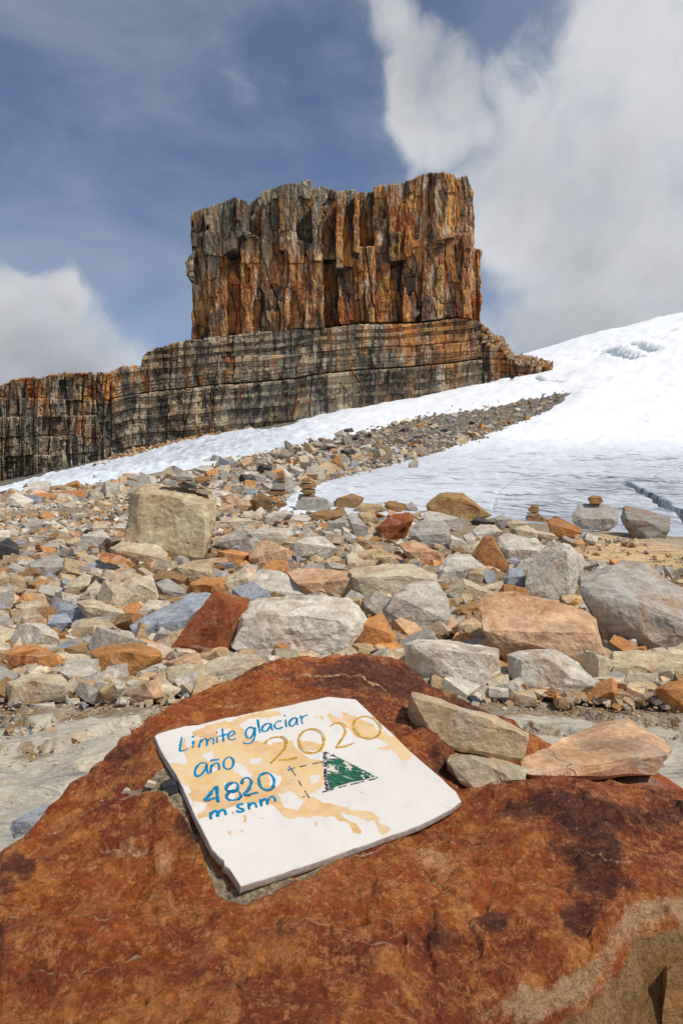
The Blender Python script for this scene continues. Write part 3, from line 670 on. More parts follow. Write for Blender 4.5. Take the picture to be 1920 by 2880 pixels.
ledge([(1330, 1960), (1380, 1975), (1420, 1990), (1500, 2010)], .004, 30)
ledge([(455, 1600), (480, 1612), (520, 1622), (560, 1617), (600, 1600)], -.006, 16)
ledge([(620, 1560), (690, 1556), (760, 1548), (830, 1552), (900, 1575)], -.005, 30)
ledge([(0, 2250), (80, 2240), (170, 2262), (260, 2250), (330, 2215)], .006, 60)
ledge([(640, 2120), (720, 2150), (800, 2160), (860, 2200), (940, 2215)], .009, 60)
ledge([(860, 2040), (960, 2080), (1060, 2110), (1130, 2160)], .009, 60)
ledge([(520, 2190), (535, 2240), (560, 2300), (575, 2340)], -.004, 20)
# mortar packed in the gap round the plaque
sandl = polydist(U, V, [(385, 1800), (400, 1835), (415, 1868), (440, 1905), (465, 1945), (485, 1985), (505, 2020), (530, 2050), (560, 2058), (620, 2040), (700, 2008), (800, 1972), (880, 1945)], closed=False)
sandw = np.interp(V, [1790, 1830, 1880, 1960, 2030], [3, 12, 2, 3, 15]) * np.interp(U, [560, 640, 880], [1, .7, .35]) * np.interp(U, [380, 600], [1, .8])
sand = sm(sandl - sandw, 8, -6) * sm(inplaque, -40, -5)
sand = np.maximum(sand, sm(polydist(U, V, [(350, 1790), (380, 1772), (420, 1830), (430, 1870), (390, 1868), (345, 1822)]), 8, -8))
sand = np.maximum(sand, .85 * sm(polydist(U, V, [(300, 1828), (340, 1815), (372, 1790)], closed=False), 10, 3))
z = z - .004 * sand + fbm(P3 * 120, 2, 29) * .0015 * sand
drop = np.where(sd > 0, sd, 0)
steep = np.where((X > -.05) & (Y < .9), 3.4, 1.9)
zd = drop * steep - .012 * np.exp(-np.abs(sd) / .02) * 0
face = fbm(np.stack([X * 9, Y * 9, z * 3], 1), 4, 37) * .045 + fbm(np.stack([X * 40, Y * 40, z * 3], 1), 3, 38) * .008
zo = z - zd + np.where(drop > 0, face * sm(drop, 0, .05), 0) - .005 * sm(sd, -.012, .002)
z = np.maximum(zo, base_z(X, Y) - .06)
fq = grid_faces(ny, nx); keep = ~((sd[fq].min(1) > .03) & ((zo - base_z(X, Y))[fq].max(1) < -.03)); fq = fq[keep]
used = np.unique(fq); remap = -np.ones(len(X), int); remap[used] = np.arange(len(used))
me = mesh_np('rusty_boulder', np.stack([X, Y, z], 1)[used], remap[fq])
def spot(L):
    r = np.zeros(len(X))
    for (u, v, ru, rv, a_) in L: r = np.maximum(r, 1.15 * a_ * np.exp(-(((U - u) / ru) ** 2 + ((V - v) / rv) ** 2)))
    return r
maroon = spot([(1330, 1880, 120, 70, .75), (1380, 1960, 70, 70, .95), (1250, 1845, 160, 45, .75), (1480, 1880, 120, 60, .6), (40, 2000, 55, 40, .75), (20, 2040, 40, 50, .6), (860, 1560, 260, 70, .62), (1080, 1640, 120, 60, .75), (680, 1560, 140, 30, .5), (1000, 1740, 60, 90, .5),
               (1330, 2110, 40, 60, .5), (560, 2230, 30, 120, .3), (490, 2130, 20, 70, .3), (840, 2130, 70, 60, .3), (130, 1985, 60, 40, .4), (1000, 2150, 90, 60, .5), (450, 1900, 60, 60, .35), (1130, 2110, 60, 30, .5), (300, 1750, 110, 60, .2)])
palea = spot([(300, 1955, 60, 35, .55), (380, 1970, 60, 50, .4), (240, 2090, 70, 40, .3), (100, 2120, 50, 30, .45), (1000, 1960, 70, 40, .62), (880, 2030, 60, 40, .35), (1180, 1940, 50, 30, .35), (400, 2080, 60, 30, .5), (240, 2300, 60, 40, .35), (1180, 1990, 40, 30, .4), (1500, 1960, 60, 30, .3), (620, 2110, 60, 40, .3), (800, 2290, 120, 70, .22), (1060, 2060, 80, 60, .3)])
fr = (X > 0) & (Y < .86)
wv_ = .002 + .0075 * np.clip(.5 + fbm(P3 * 11, 3, 43), 0, 1) ** 2
edgeb = np.where(fr, .72 * np.exp(-((sd - .004) / wv_) ** 2) * sm(U, 980, 1130), 0)
edge2 = spot([(1400, 2185, 26, 45, .8), (1470, 2090, 30, 12, .5)]) * fr
sidea = np.where(fr, sm(sd, .006, .014), 0)
for nm, ar in (('maroon', maroon), ('pale', palea), ('edge', np.maximum(np.clip(edge_a, 0, 1) * .95, np.maximum(edgeb, edge2))), ('side', sidea), ('sand', sand)): vattr(me, nm, ar[used])
obj('rusty_boulder', me, M_BOULDER, label='huge rust-red boulder filling the front with the white plaque bedded on it', cat='boulder')
def boulder_z(x, y): return float(bz(np.array([x]), np.array([y]))[0])

# ------------------------------------------------------------------ plaque
def c6(x, y): return 326.7 + .4896 * x, 1551.7 + .4896 * y
def on_plaque(u, v, lift=0.0):
    r = np.array([(u - CX) / F, 1, (CY - v) / F]); o = np.array([0, 0, EYE]); t = np.dot(pc + pn * lift - o, pn) / np.dot(r, pn); p = o + r * t
    return p
def to2(p): return np.array([np.dot(p - pc, PX), np.dot(p - pc, PY)])
def from2(a_, b_, lift): return pc + PX * a_ + PY * b_ + pn * lift
def c6p(x, y): return to2(on_plaque(*c6(x, y)))
e_top = [(62, 283), (80, 272), (110, 262), (150, 252), (200, 238), (262, 232), (330, 215), (400, 197), (440, 193), (470, 185), (560, 166), (640, 150), (700, 138), (760, 122), (820, 112), (872, 100), (940, 107), (1000, 112)]
e_right = [(1000, 112), (1050, 160), (1100, 208), (1160, 262), (1200, 300), (1255, 356), (1300, 395), (1350, 438), (1400, 480), (1440, 520), (1470, 545), (1493, 588)]
e_left = [(62, 283), (80, 330), (120, 400), (165, 470), (205, 550), (245, 640), (290, 735), (330, 810), (368, 852), (384, 862), (388, 888), (408, 902), (440, 950), (464, 986)]
e_bot = [(464, 986), (540, 962), (640, 930), (760, 893), (880, 850), (1000, 806), (1130, 760), (1230, 726), (1300, 700), (1390, 655), (1450, 622), (1493, 588)]
def resamp(L, n):
    P = np.array([c6p(*q) for q in L]); s = np.concatenate([[0], np.cumsum(np.linalg.norm(np.diff(P, axis=0), axis=1))]); t = np.linspace(0, s[-1], n)
    return np.stack([np.interp(t, s, P[:, 0]), np.interp(t, s, P[:, 1])], 1)
n1, n2 = 150, 130
T_, B_, L_, R_ = resamp(e_top, n1), resamp(e_bot, n1), resamp(e_left, n2), resamp(e_right, n2)
s = np.linspace(0, 1, n1)[None, :, None]; t = np.linspace(0, 1, n2)[:, None, None]
G = (1 - t) * T_[None] + t * B_[None] + (1 - s) * L_[:, None] + s * R_[:, None] - ((1 - s) * (1 - t) * T_[0] + s * (1 - t) * T_[-1] + (1 - s) * t * B_[0] + s * t * B_[-1])
G = G.reshape(-1, 2)
q3 = np.stack([G[:, 0], G[:, 1], G[:, 0] * 0], 1)
gi = np.arange(n1 * n2).reshape(n2, n1); ring = np.concatenate([gi[0], gi[1:, -1], gi[-1, -2::-1], gi[-2:0:-1, 0]])
cen = G.mean(0)
top3 = pc + G[:, :1] * PX + G[:, 1:] * PY + pn * (fbm(q3 * 12, 3, 2) * .0004)[:, None]
rg = G[ring]; outv = (rg - cen) / np.linalg.norm(rg - cen, axis=1)[:, None]
jn = fbm(np.stack([rg[:, 0], rg[:, 1], rg[:, 0] * 0], 1) * 55, 4, 6)[:, None]
rings = []
for k, (o_, dz) in enumerate(((.0009, .0010), (.0014, .004), (.0016, .008), (.0010, TH))):
    r2 = rg + outv * (o_ + jn * .0006 * (1 if k < 3 else .5)); rings.append(pc + r2[:, :1] * PX + r2[:, 1:] * PY - pn * dz)
VV = np.concatenate([top3] + rings); fq = [grid_faces(n2, n1)[:, ::-1]]; nb = len(ring); prev = ring
for k in range(4):
    cur = len(top3) + k * nb + np.arange(nb); fq.append(np.stack([prev, np.roll(prev, -1), np.roll(cur, -1), cur], 1)); prev = cur
me = mesh_np('stone_plaque', VV, np.concatenate(fq), smooth=False)
# ochre film left on the marble
cu = []; 
for g in G:
    p = from2(g[0], g[1], 0); u_ = CX + p[0] / p[1] * F; v_ = CY - (p[2] - EYE) / p[1] * F; cu.append(((u_ - 326.7) / .4896, (v_ - 1551.7) / .4896))
cu = np.array(cu)
OCH = [[(225, 262), (300, 235), (420, 205), (560, 172), (640, 160), (655, 185), (575, 200), (480, 205), (460, 240), (520, 300), (600, 320), (700, 300), (735, 345), (790, 385), (850, 395), (860, 520), (790, 560), (850, 585), (930, 615), (1010, 635), (1090, 640), (1112, 690), (1168, 712), (1125, 752), (1085, 680), (1050, 700), (1020, 742), (990, 738), (960, 690), (880, 660), (820, 655), (775, 668), (700, 672), (640, 632), (590, 600), (450, 600), (370, 640), (262, 672), (235, 600), (190, 515), (165, 470), (110, 405), (205, 415), (210, 385), (170, 340), (185, 300), (290, 300), (240, 285)],
       [(868, 168), (900, 190), (940, 205), (930, 165), (1000, 185), (1085, 235), (1150, 270), (1215, 305), (1265, 365), (1258, 400), (1215, 395), (1160, 330), (1095, 290), (1000, 290), (930, 230), (880, 215)], [(1108, 342), (1165, 322), (1180, 345), (1130, 352)], [(800, 195), (850, 185), (845, 205)], [(470, 655), (490, 655), (488, 688), (478, 690)],
       [(555, 668), (590, 662), (585, 675)], [(806, 690), (820, 685), (826, 706), (812, 708)], [(405, 730), (417, 728), (416, 744), (406, 744)], [(456, 727), (474, 724), (470, 734)], [(720, 300), (790, 300), (850, 320), (850, 360), (750, 350)], [(615, 668), (632, 664), (628, 672)], [(985, 525), (1030, 540), (1040, 562), (1005, 548)]]
HOL = [[(200, 300), (260, 285), (215, 330)], [(480, 205), (560, 210), (700, 215), (700, 240), (520, 260), (470, 235)], [(425, 420), (460, 410), (520, 470), (500, 500), (450, 460)], [(280, 370), (330, 355), (330, 400), (285, 395)], [(640, 560), (700, 540), (760, 590), (730, 630), (660, 610)], [(190, 520), (215, 510), (225, 545), (200, 545)],
       [(320, 420), (350, 440), (330, 465)], [(790, 470), (835, 465), (830, 500), (795, 505)], [(500, 385), (560, 390), (555, 420), (510, 415)], [(385, 500), (440, 510), (430, 600), (395, 590)], [(930, 640), (1040, 670), (1080, 730), (1060, 760), (1000, 690), (940, 665)], [(360, 250), (420, 245), (400, 290), (350, 300)], [(590, 460), (650, 470), (640, 520), (600, 510)], [(240, 590), (300, 600), (290, 640), (250, 640)]]
fo = np.full(len(cu), 1e9)
for Pq in OCH: fo = np.minimum(fo, polydist(cu[:, 0], cu[:, 1], Pq))
for Pq in HOL: fo = np.maximum(fo, -polydist(cu[:, 0], cu[:, 1], Pq))
ring_f = np.full(nb * 4, -1.0)
vattr(me, 'film', np.concatenate([np.clip(-fo / 40, -1, 1), ring_f]))
vattr(me, 'cut', np.concatenate([np.zeros(len(G)), np.ones(nb * 4)]))
pxy = np.concatenate([np.concatenate([G, G[:, :1] * 0], 1)] + [np.concatenate([rg, rg[:, :1] * 0 + .01 * (k + 1)], 1) for k in range(4)])
vattr(me, 'flat', pxy)
m, N, b = mat_new('marble')
PP = N.attr('flat', out='Color'); film = N.attr('film'); cutf = N.attr('cut')
nz_ = N.noise(PP, 60, 7, .62, .6); nb_ = N.noise(PP, 26, 5, .6, 1.2)
f = N.m('ADD', film, N.m('ADD', N.m('MULTIPLY', N.m('SUBTRACT', nz_, .5), .75), N.m('MULTIPLY', N.m('SUBTRACT', nb_, .5), 1.1)))
ff = N.ss(f, .015, .05)
wht = N.mix(N.ss(N.noise(PP, 7, 5, .6), .35, .7), (.66, .615, .56), (.61, .57, .525)); wht = N.mix(N.m('MULTIPLY', N.ss(N.noise(N.vm('ADD', PP, (1, 1, 0)), 15, 6, .6), .6, .75), .35), wht, (.47, .465, .47))
spk = N.ss(N.noise(PP, 330, 2, .5), .70, .74); wht = N.mix(N.m('MULTIPLY', spk, .45), wht, (.30, .24, .18))
vein = N.noise(N.scalev(PP, (14, 45, 1)), 1, 8, .7, 1.6)
och = N.mix(N.ss(vein, .38, .62), (.63, .40, .165), (.55, .31, .11)); och = N.mix(N.ss(vein, .63, .68), och, (.42, .25, .11))
och = N.mix(N.ss(N.noise(PP, 9, 4, .6), .4, .62), och, (.66, .45, .21))
rim = N.m('MULTIPLY', N.ss(f, .015, .05), N.ss(f, .13, .05)); och = N.mix(N.m('MULTIPLY', rim, .45), och, (.56, .33, .13))
grime = N.ss(N.noise(N.vm('ADD', PP, (3, 2, 0)), 34, 9, .75), .50, .72); wht = N.mix(N.m('MULTIPLY', grime, .22), wht, (.36, .31, .26)); c = N.mix(N.m('MULTIPLY', ff, N.ss(N.noise(PP, 40, 8, .7), .3, .6, .62, .95)), wht, och)
cb = N.mix(N.ss(N.noise(PP, 90, 5, .7), .4, .6), (.50, .45, .40), (.36, .29, .23)); c = N.mix(cutf, c, cb)
N.link(c, b.inputs['Base Color']); b.inputs['Roughness'].default_value = .6
hh = N.m('ADD', N.m('MULTIPLY', N.noise(PP, 120, 5, .6), .3), N.m('MULTIPLY', N.noise(PP, 420, 3, .6), N.m('ADD', N.m('MULTIPLY', cutf, 1.0), .08)))
bump(N, b, hh, .35, .002)
plaque = obj('stone_plaque', me, m, label='white marble plaque hand-lettered in blue with ochre stains bedded on the red boulder', cat='plaque')

def paint(name, colr, chip=.0, under=(.62, .59, .56), scale=260):
    m, N, b = mat_new(name); P = N.n('ShaderNodeTexCoord').outputs['Object']
    n_ = N.noise(P, scale, 4, .65); c = N.mix(N.ss(N.noise(P, 90, 4, .6), .4, .6), colr, tuple(x * .72 for x in colr))
    if chip: c = N.mix(N.ss(n_, .60 - chip, .66 - chip), c, under)
    N.link(c, b.inputs['Base Color']); b.inputs['Roughness'].default_value = .5
    return m
M_BLUE = paint('blue_paint', (.0, .235, .44), .04, (.01, .09, .20)); M_GOLD = paint('ochre_paint', (.56, .31, .025), .04, (.42, .22, .03)); M_INK = paint('black_paint', (.012, .016, .03), .08, (.45, .42, .38))
def stroke(name, lines, width, mat, label=None, lift=.0006, jitter=.18, gap=0, seed=0):
    """brush strokes laid on the plaque face as thin raised ribbons"""
    V_ = []; F_ = []; rr = np.random.default_rng(seed + 5)
    for ln in lines:
        P = np.array([c6p(*q) for q in ln]); 
        if len(P) > 2:      # round the strokes
            for _ in range(2):
                Q = [P[0]]
                for i in range(len(P) - 1): Q += [P[i] * .75 + P[i + 1] * .25, P[i] * .25 + P[i + 1] * .75]
                Q.append(P[-1]); P = np.array(Q)
        s = np.concatenate([[0], np.cumsum(np.linalg.norm(np.diff(P, axis=0), axis=1))]); n = max(4, int(s[-1] / .0012)); tt = np.linspace(0, s[-1], n)
        P = np.stack([np.interp(tt, s, P[:, 0]), np.interp(tt, s, P[:, 1])], 1); d = np.gradient(P, axis=0); d /= np.linalg.norm(d, axis=1)[:, None] + 1e-9; nn = np.stack([-d[:, 1], d[:, 0]], 1)
        wv = width * (1 + jitter * np.interp(np.arange(n), np.arange(0, n + 4, 4), rr.normal(size=len(np.arange(0, n + 4, 4))))) * .5
        wv[0] *= .6; wv[-1] *= .55
        on = np.ones(n, bool)
        if gap:
            ph = rr.uniform(0, 10); on = (np.sin(tt / .0045 + ph) + np.sin(tt / .0029 + ph * 2) * .7 + rr.normal(size=n) * .15) > (-1 + gap * 1.9)
        o0 = len(V_)
        for i in range(n):
            for k_, (a_, l_) in enumerate(((-1, .0), (-.7, lift), (.7, lift), (1, .0))):
                q = P[i] + nn[i] * wv[i] * a_; V_.append(from2(q[0], q[1], l_ + .0004))
        for i in range(n - 1):
            if on[i]:
                for k_ in range(3): a0 = o0 + i * 4 + k_; F_.append((a0, a0 + 1, a0 + 5, a0 + 4))
    me = mesh_np(name, V_, F_); return obj(name, me, mat, plaque, label)
def ell(cx, cy, rx, ry, a0=-90, a1=275, rot=0, n=22):
    o = []
    for i in range(n + 1):
        a = math.radians(a0 + (a1 - a0) * i / n); x, y = rx * math.cos(a), ry * math.sin(a); r = math.radians(rot); o.append((cx + x * math.cos(r) - y * math.sin(r), cy + x * math.sin(r) + y * math.cos(r)))
    return o
WL = .0036
glyphs = [
 ('L', [[(186, 290), (180, 325), (175, 356)], [(175, 355), (195, 354), (214, 345)]]), ('i', [[(241, 308), (238, 340)], [(236, 284), (241, 292)]]),
 ('m', [[(266, 340), (270, 318), (278, 300)], [(272, 315), (285, 300), (300, 296), (306, 306), (302, 333)], [(305, 310), (318, 296), (330, 292), (336, 303), (334, 325)]]),
 ('i', [[(352, 288), (350, 318)], [(349, 266), (352, 271)]]), ('t', [[(376, 250), (379, 285), (381, 312)], [(357, 287), (378, 282), (398, 275)]]),
 ('e', [[(406, 288), (424, 281), (437, 270), (426, 260), (408, 268), (401, 285), (406, 300), (420, 305), (438, 296)]]),
 ('g', [[(526, 250), (508, 241), (490, 252), (484, 275), (492, 296), (508, 296), (522, 275), (528, 246)], [(528, 244), (530, 270), (526, 300), (510, 318), (488, 322), (472, 316)]]),
 ('l', [[(542, 207), (546, 240), (553, 270)]]), ('a', [[(603, 228), (586, 224), (567, 236), (560, 254), (570, 266), (588, 258), (602, 236)], [(604, 226), (605, 245), (612, 258)]]),
 ('c', [[(654, 215), (638, 213), (622, 226), (620, 244), (636, 252), (660, 242)]]), ('i', [[(672, 207), (676, 242)], [(666, 186), (671, 192)]]),
 ('a', [[(722, 198), (702, 202), (689, 220), (692, 238), (708, 238), (722, 220), (726, 200)], [(724, 200), (728, 232)]]), ('r', [[(742, 188), (747, 208), (751, 228)], [(747, 206), (756, 190), (776, 186)]]),
 ('a', [[(303, 414), (280, 408), (258, 424), (245, 452), (252, 474), (272, 472), (294, 446), (305, 416)], [(304, 418), (302, 442), (312, 464)]]),
 ('n', [[(322, 458), (322, 438), (325, 420)], [(324, 432), (336, 415), (352, 410), (362, 420), (360, 444)], [(318, 403), (334, 396), (348, 398), (362, 391)]]),
 ('o', [ell(405, 412, 23, 29, rot=15)]),
 ('four', [[(348, 520), (320, 552), (288, 586)], [(288, 586), (325, 580), (362, 570)], [(350, 520), (352, 558), (354, 594)]]), ('eight', [ell(421, 524, 30, 21, rot=-18), ell(427, 563, 34, 23, rot=-12)]),
 ('two', [[(464, 508), (472, 486), (492, 478), (510, 488), (512, 510), (496, 535), (474, 558)], [(474, 560), (500, 560), (540, 548)]]), ('zero', [ell(582, 497, 36, 41, rot=-20)]),
 ('m', [[(323, 676), (320, 655), (320, 640)], [(322, 656), (334, 638), (348, 634), (354, 644), (354, 664)], [(355, 650), (368, 632), (384, 630), (390, 640), (392, 656)]]), ('full_stop', [[(424, 643), (428, 647)]]),
 ('s', [[(476, 603), (456, 604), (444, 614), (456, 624), (474, 628), (476, 636), (460, 642), (441, 636)]]), ('n', [[(502, 630), (500, 612), (498, 598)], [(501, 614), (514, 598), (528, 598), (534, 608), (536, 620)]]),
 ('m', [[(560, 614), (556, 596), (553, 580)], [(558, 597), (568, 580), (580, 578), (587, 590), (588, 606)], [(588, 592), (598, 572), (612, 566), (622, 574), (626, 592)]]),
]
M_NAVY = paint('navy_paint', (.006, .03, .09), .02, (.3, .28, .25))
for i, (g, ls) in enumerate(glyphs):
    bold = 1.12 if g in ('four', 'eight', 'two', 'zero') or i > 19 else 1.0
    stroke('painted_letter', ls, WL * bold, M_BLUE, 'blue painted character on the plaque' if False else None, seed=i)
    if g in ('four', 'eight', 'two', 'zero'): stroke('dark_shadow_line', [[(x + 4, y + 3) for x, y in l] for l in ls], WL * .9, M_NAVY, lift=.0003, gap=.42, seed=i)
big = [[[(572, 322), (588, 302), (618, 290), (652, 290), (674, 306), (672, 336), (648, 366), (618, 396), (602, 412)], [(640, 398), (680, 396), (725, 386)]], [ell(790, 310, 60, 57, rot=10)], [[(880, 238), (900, 225), (925, 224), (945, 240), (952, 268), (934, 300), (906, 340)], [(906, 340), (945, 336), (986, 320)]], [ell(1051, 246, 66, 50, rot=20)]]
for i, ls in enumerate(big):
    stroke('ochre_numeral', ls, .0032, M_GOLD, seed=60 + i, jitter=.3)
    stroke('ochre_outline', [[(x + 8, y - 4) for x, y in l] for l in ls], .0013, M_GOLD, seed=70 + i, gap=.1)
stroke('dashed_line', [[(680, 441), (760, 424), (850, 404)], [(704, 446), (745, 515), (786, 578)], [(750, 570), (766, 568)]], .0016, M_INK, seed=80, gap=.40)
stroke('blue_cross_mark', [[(686, 425), (700, 442), (710, 455)], [(684, 446), (712, 434)]], .0018, M_BLUE, seed=83)
stroke('triangle_outline', [[(858, 358), (985, 420), (1105, 482)], [(872, 540), (980, 510), (1105, 482)], [(838, 549), (870, 541)], [(880, 378), (900, 372)], [(862, 392), (925, 392)]], .0022, M_INK, seed=81, gap=.25)
stroke('triangle_outline', [[(857, 360), (857, 420), (860, 480), (868, 540)]], .0055, M_INK, seed=82, gap=.05)
# green triangle in brushed, flaking paint
tri = [c6p(*q) for q in [(864, 400), (885, 393), (925, 390), (960, 405), (1010, 432), (1092, 474), (1040, 490), (980, 500), (915, 520), (880, 534), (872, 500), (866, 462)]]
me = bpy.data.meshes.new('green_triangle'); bm = bmesh.new(); vs = [bm.verts.new(from2(p[0], p[1], .0008)) for p in tri]; bm.faces.new(vs); bm.normal_update()
if bm.faces[:][0].normal.dot(Vector(pn)) < 0: bmesh.ops.reverse_faces(bm, faces=bm.faces[:])
bm.to_mesh(me); bm.free()
m, N, b = mat_new('green_paint'); P = N.n('ShaderNodeTexCoord').outputs['Object']
st_ = N.noise(N.scalev(P, (60, 320, 60)), 1, 5, .65, .3); chp = N.noise(P, 42, 6, .65, .4)
c = N.mix(N.ss(st_, .4, .62), (.012, .070, .042), (.028, .135, .080)); c = N.mix(N.m('MULTIPLY', N.ss(st_, .59, .66), .75), c, (.50, .56, .50))
tp = to2(on_plaque(*c6(886, 440))); hp = from2(tp[0], tp[1], 0); dn = N.n('ShaderNodeVectorMath', operation='DISTANCE'); N.link(P, dn.inputs[0]); dn.inputs[1].default_value = tuple(hp)
hole = N.ss(N.m('ADD', N.m('MULTIPLY', dn.outputs['Value'], 60), N.m('MULTIPLY', N.m('SUBTRACT', N.noise(P, 160, 4, .6), .5), 2.2)), .62, .45)
fl_ = N.m('MAXIMUM', N.ss(chp, .60, .615), hole); c = N.mix(fl_, c, (.60, .54, .45))
N.link(c, b.inputs['Base Color']); b.inputs['Roughness'].default_value = .5
obj('green_triangle', me, m, plaque)

# ------------------------------------------------------------------ stones
ICO = {}
for L in (1, 2, 3, 4, 5):
    bm = bmesh.new(); bmesh.ops.create_icosphere(bm, subdivisions=L, radius=1); bm.verts.ensure_lookup_table()
    ICO[L] = (np.array([v.co[:] for v in bm.verts]), np.array([[v.index for v in f.verts] for f in bm.faces])); ICO[L] = (ICO[L][0] / np.linalg.norm(ICO[L][0], axis=1)[:, None], ICO[L][1]); bm.free()
def hull_mesh(P, cuts):
    """convex block through the points, corners struck off by planes -> triangles"""
    bm = bmesh.new()
    for p in P: bm.verts.new(p)
    bmesh.ops.convex_hull(bm, input=bm.verts[:])
    for v in [v for v in bm.verts if not v.link_faces]: bm.verts.remove(v)
    for n, d in cuts: bmesh.ops.bisect_plane(bm, geom=bm.verts[:] + bm.edges[:] + bm.faces[:], plane_co=n * d, plane_no=n, clear_outer=True)
    if cuts:
        Q = [tuple(v.co) for v in bm.verts]; bm.free(); bm = bmesh.new()
        for p in Q: bm.verts.new(p)
        bmesh.ops.convex_hull(bm, input=bm.verts[:])
        for v in [v for v in bm.verts if not v.link_faces]: bm.verts.remove(v)
    bmesh.ops.dissolve_limit(bm, angle_limit=.03, verts=bm.verts[:], edges=bm.edges[:])
    bmesh.ops.triangulate(bm, faces=bm.faces[:]); bmesh.ops.recalc_face_normals(bm, faces=bm.faces[:])
    bm.verts.ensure_lookup_table(); bm.verts.index_update()
    V_ = np.array([v.co[:] for v in bm.verts]); F_ = np.array([[v.index for v in f.verts] for f in bm.faces]); bm.free(); return V_, F_
def refine(V_, F_, L):
    """split every edge longer than L until none is left (no T-junctions)"""
    for _ in range(14):
        E = np.sort(np.concatenate([F_[:, [0, 1]], F_[:, [1, 2]], F_[:, [2, 0]]]), axis=1)
        key = E[:, 0].astype(np.int64) * (len(V_) + 1) + E[:, 1]; uk, inv = np.unique(key, return_inverse=True)
        a, b_ = uk // (len(V_) + 1), uk % (len(V_) + 1); ln = np.linalg.norm(V_[a] - V_[b_], axis=1); mk = ln > L
        if not mk.any(): break
        mid = -np.ones(len(uk), int); mid[mk] = len(V_) + np.arange(mk.sum()); V_ = np.concatenate([V_, (V_[a[mk]] + V_[b_[mk]]) / 2])
        m3 = mid[inv].reshape(3, -1).T; k = (m3 >= 0).sum(1); out = [F_[k == 0]]
        f, m = F_[k == 3], m3[k == 3]; out += [np.stack([f[:, 0], m[:, 0], m[:, 2]], 1), np.stack([m[:, 0], f[:, 1], m[:, 1]], 1), np.stack([m[:, 2], m[:, 1], f[:, 2]], 1), m]
        for r in range(3):
            sel = (k == 1) & (m3[:, r] >= 0); f, m = np.roll(F_[sel], -r, 1), np.roll(m3[sel], -r, 1); out += [np.stack([f[:, 0], m[:, 0], f[:, 2]], 1), np.stack([m[:, 0], f[:, 1], f[:, 2]], 1)]
            sel = (k == 2) & (m3[:, r] < 0); f, m = np.roll(F_[sel], -r, 1), np.roll(m3[sel], -r, 1)      # edge 0 is whole
            out += [np.stack([m[:, 1], f[:, 2], m[:, 2]], 1), np.stack([f[:, 0], f[:, 1], m[:, 1]], 1), np.stack([f[:, 0], m[:, 1], m[:, 2]], 1)]
        F_ = np.concatenate(out)
    return V_, F_
RES = {1: 0, 2: 0, 3: 3.2, 4: 10.0, 5: 19.0}
def rock_verts(pts, level, seed, chips=6, chip=(.86, .98), rough=.035, cobble=0.0, bites=None):
    rs = np.random.default_rng(seed); P = np.asarray(pts, float); lo, hi = P.min(0), P.max(0); c = (lo + hi) * .5; e = (hi - lo) / 2 + 1e-6
    Q = P - c; size = float(np.sort(e)[1:].mean())
    if cobble: chips = 26
    ex = rs.normal(size=(chips, 3)); ex /= np.linalg.norm(ex, axis=1)[:, None]; hs = (Q @ ex.T).max(0) * rs.uniform(chip[0], chip[1], chips)
    V_, F_ = hull_mesh(Q, [(Vector(n), float(d)) for n, d in zip(ex, hs)])
    if RES[level]:
        V_, F_ = refine(V_, F_, 2 * size / RES[level])
        nb = bites if bites is not None else (6 if level >= 5 else 3 if level >= 4 else 1)
        for _ in range(0 if cobble else nb):          # scoops left by flakes broken off
            f = F_[rs.integers(len(F_))]; p0 = V_[f].mean(0); n = np.cross(V_[f[1]] - V_[f[0]], V_[f[2]] - V_[f[0]]); n /= np.linalg.norm(n) + 1e-12
            r_ = size * rs.uniform(.35, 1.1); dp = size * rs.uniform(.03, .085); c0 = p0 + n * (r_ - dp); w_ = V_ - c0 + fbm(V_ / size * 1.6, 2, 7)[:, None] * .04 * size
            dd = np.linalg.norm(w_, axis=1); V_ = np.where((dd < r_)[:, None], V_ + w_ * (r_ / np.maximum(dd, 1e-6) - 1)[:, None], V_)
        q = V_ / size + rs.uniform(0, 60, 3); rad = V_ / (np.linalg.norm(V_, axis=1)[:, None] + 1e-9)
        b_ = rs.normal(size=3); b_ /= np.linalg.norm(b_); lay = (V_ / size) @ b_ * rs.uniform(3, 6) + fbm(q * 1.2, 3, 4) * .7; st = hash1(np.floor(lay), int(seed) % 97) - .5
        k = rough / .035; amp = (fbm(q * 1.1, 3, 1) * .030 + fbm(q * 5, 3, 2) * .013 + (fbm(q * 15, 2, 3) * .009 if level >= 4 else 0) + st * .022) * k * size
        V_ = V_ + rad * amp[:, None] + np.stack([fbm(q * 4 + 5, 2, 11), fbm(q * 4 + 9, 2, 12), fbm(q * 4 + 17, 2, 13)], 1) * .012 * k * size
    return V_ + c, F_
GROUP = 'loose rocks of the moraine field'
COLS = dict(tan=(.40, .29, .165), cream=(.455, .375, .255), pale=(.45, .405, .33), grey=(.30, .275, .235), blue=(.255, .275, .30), white=(.50, .445, .36), orange=(.46, .215, .075), rust=(.25, .070, .025), brown=(.225, .135, .06), olive=(.35, .285, .175), dark=(.055, .056, .06), peach=(.47, .30, .175), ochre=(.29, .185, .075), red=(.20, .055, .028))
COLS = {k: tuple(min(.72, c * (1.0 if k in ('dark', 'rust', 'red') else 1.22)) for c in v) for k, v in COLS.items()}
RUST = dict(tan=.45, cream=.3, pale=.12, grey=.12, blue=0, white=.12, orange=.9, rust=.9, brown=.6, olive=.25, dark=.05, peach=.6, ochre=.5, red=.5)
TRACED = []      # outlines on the picture plane of stones already placed, to keep the random ones off them
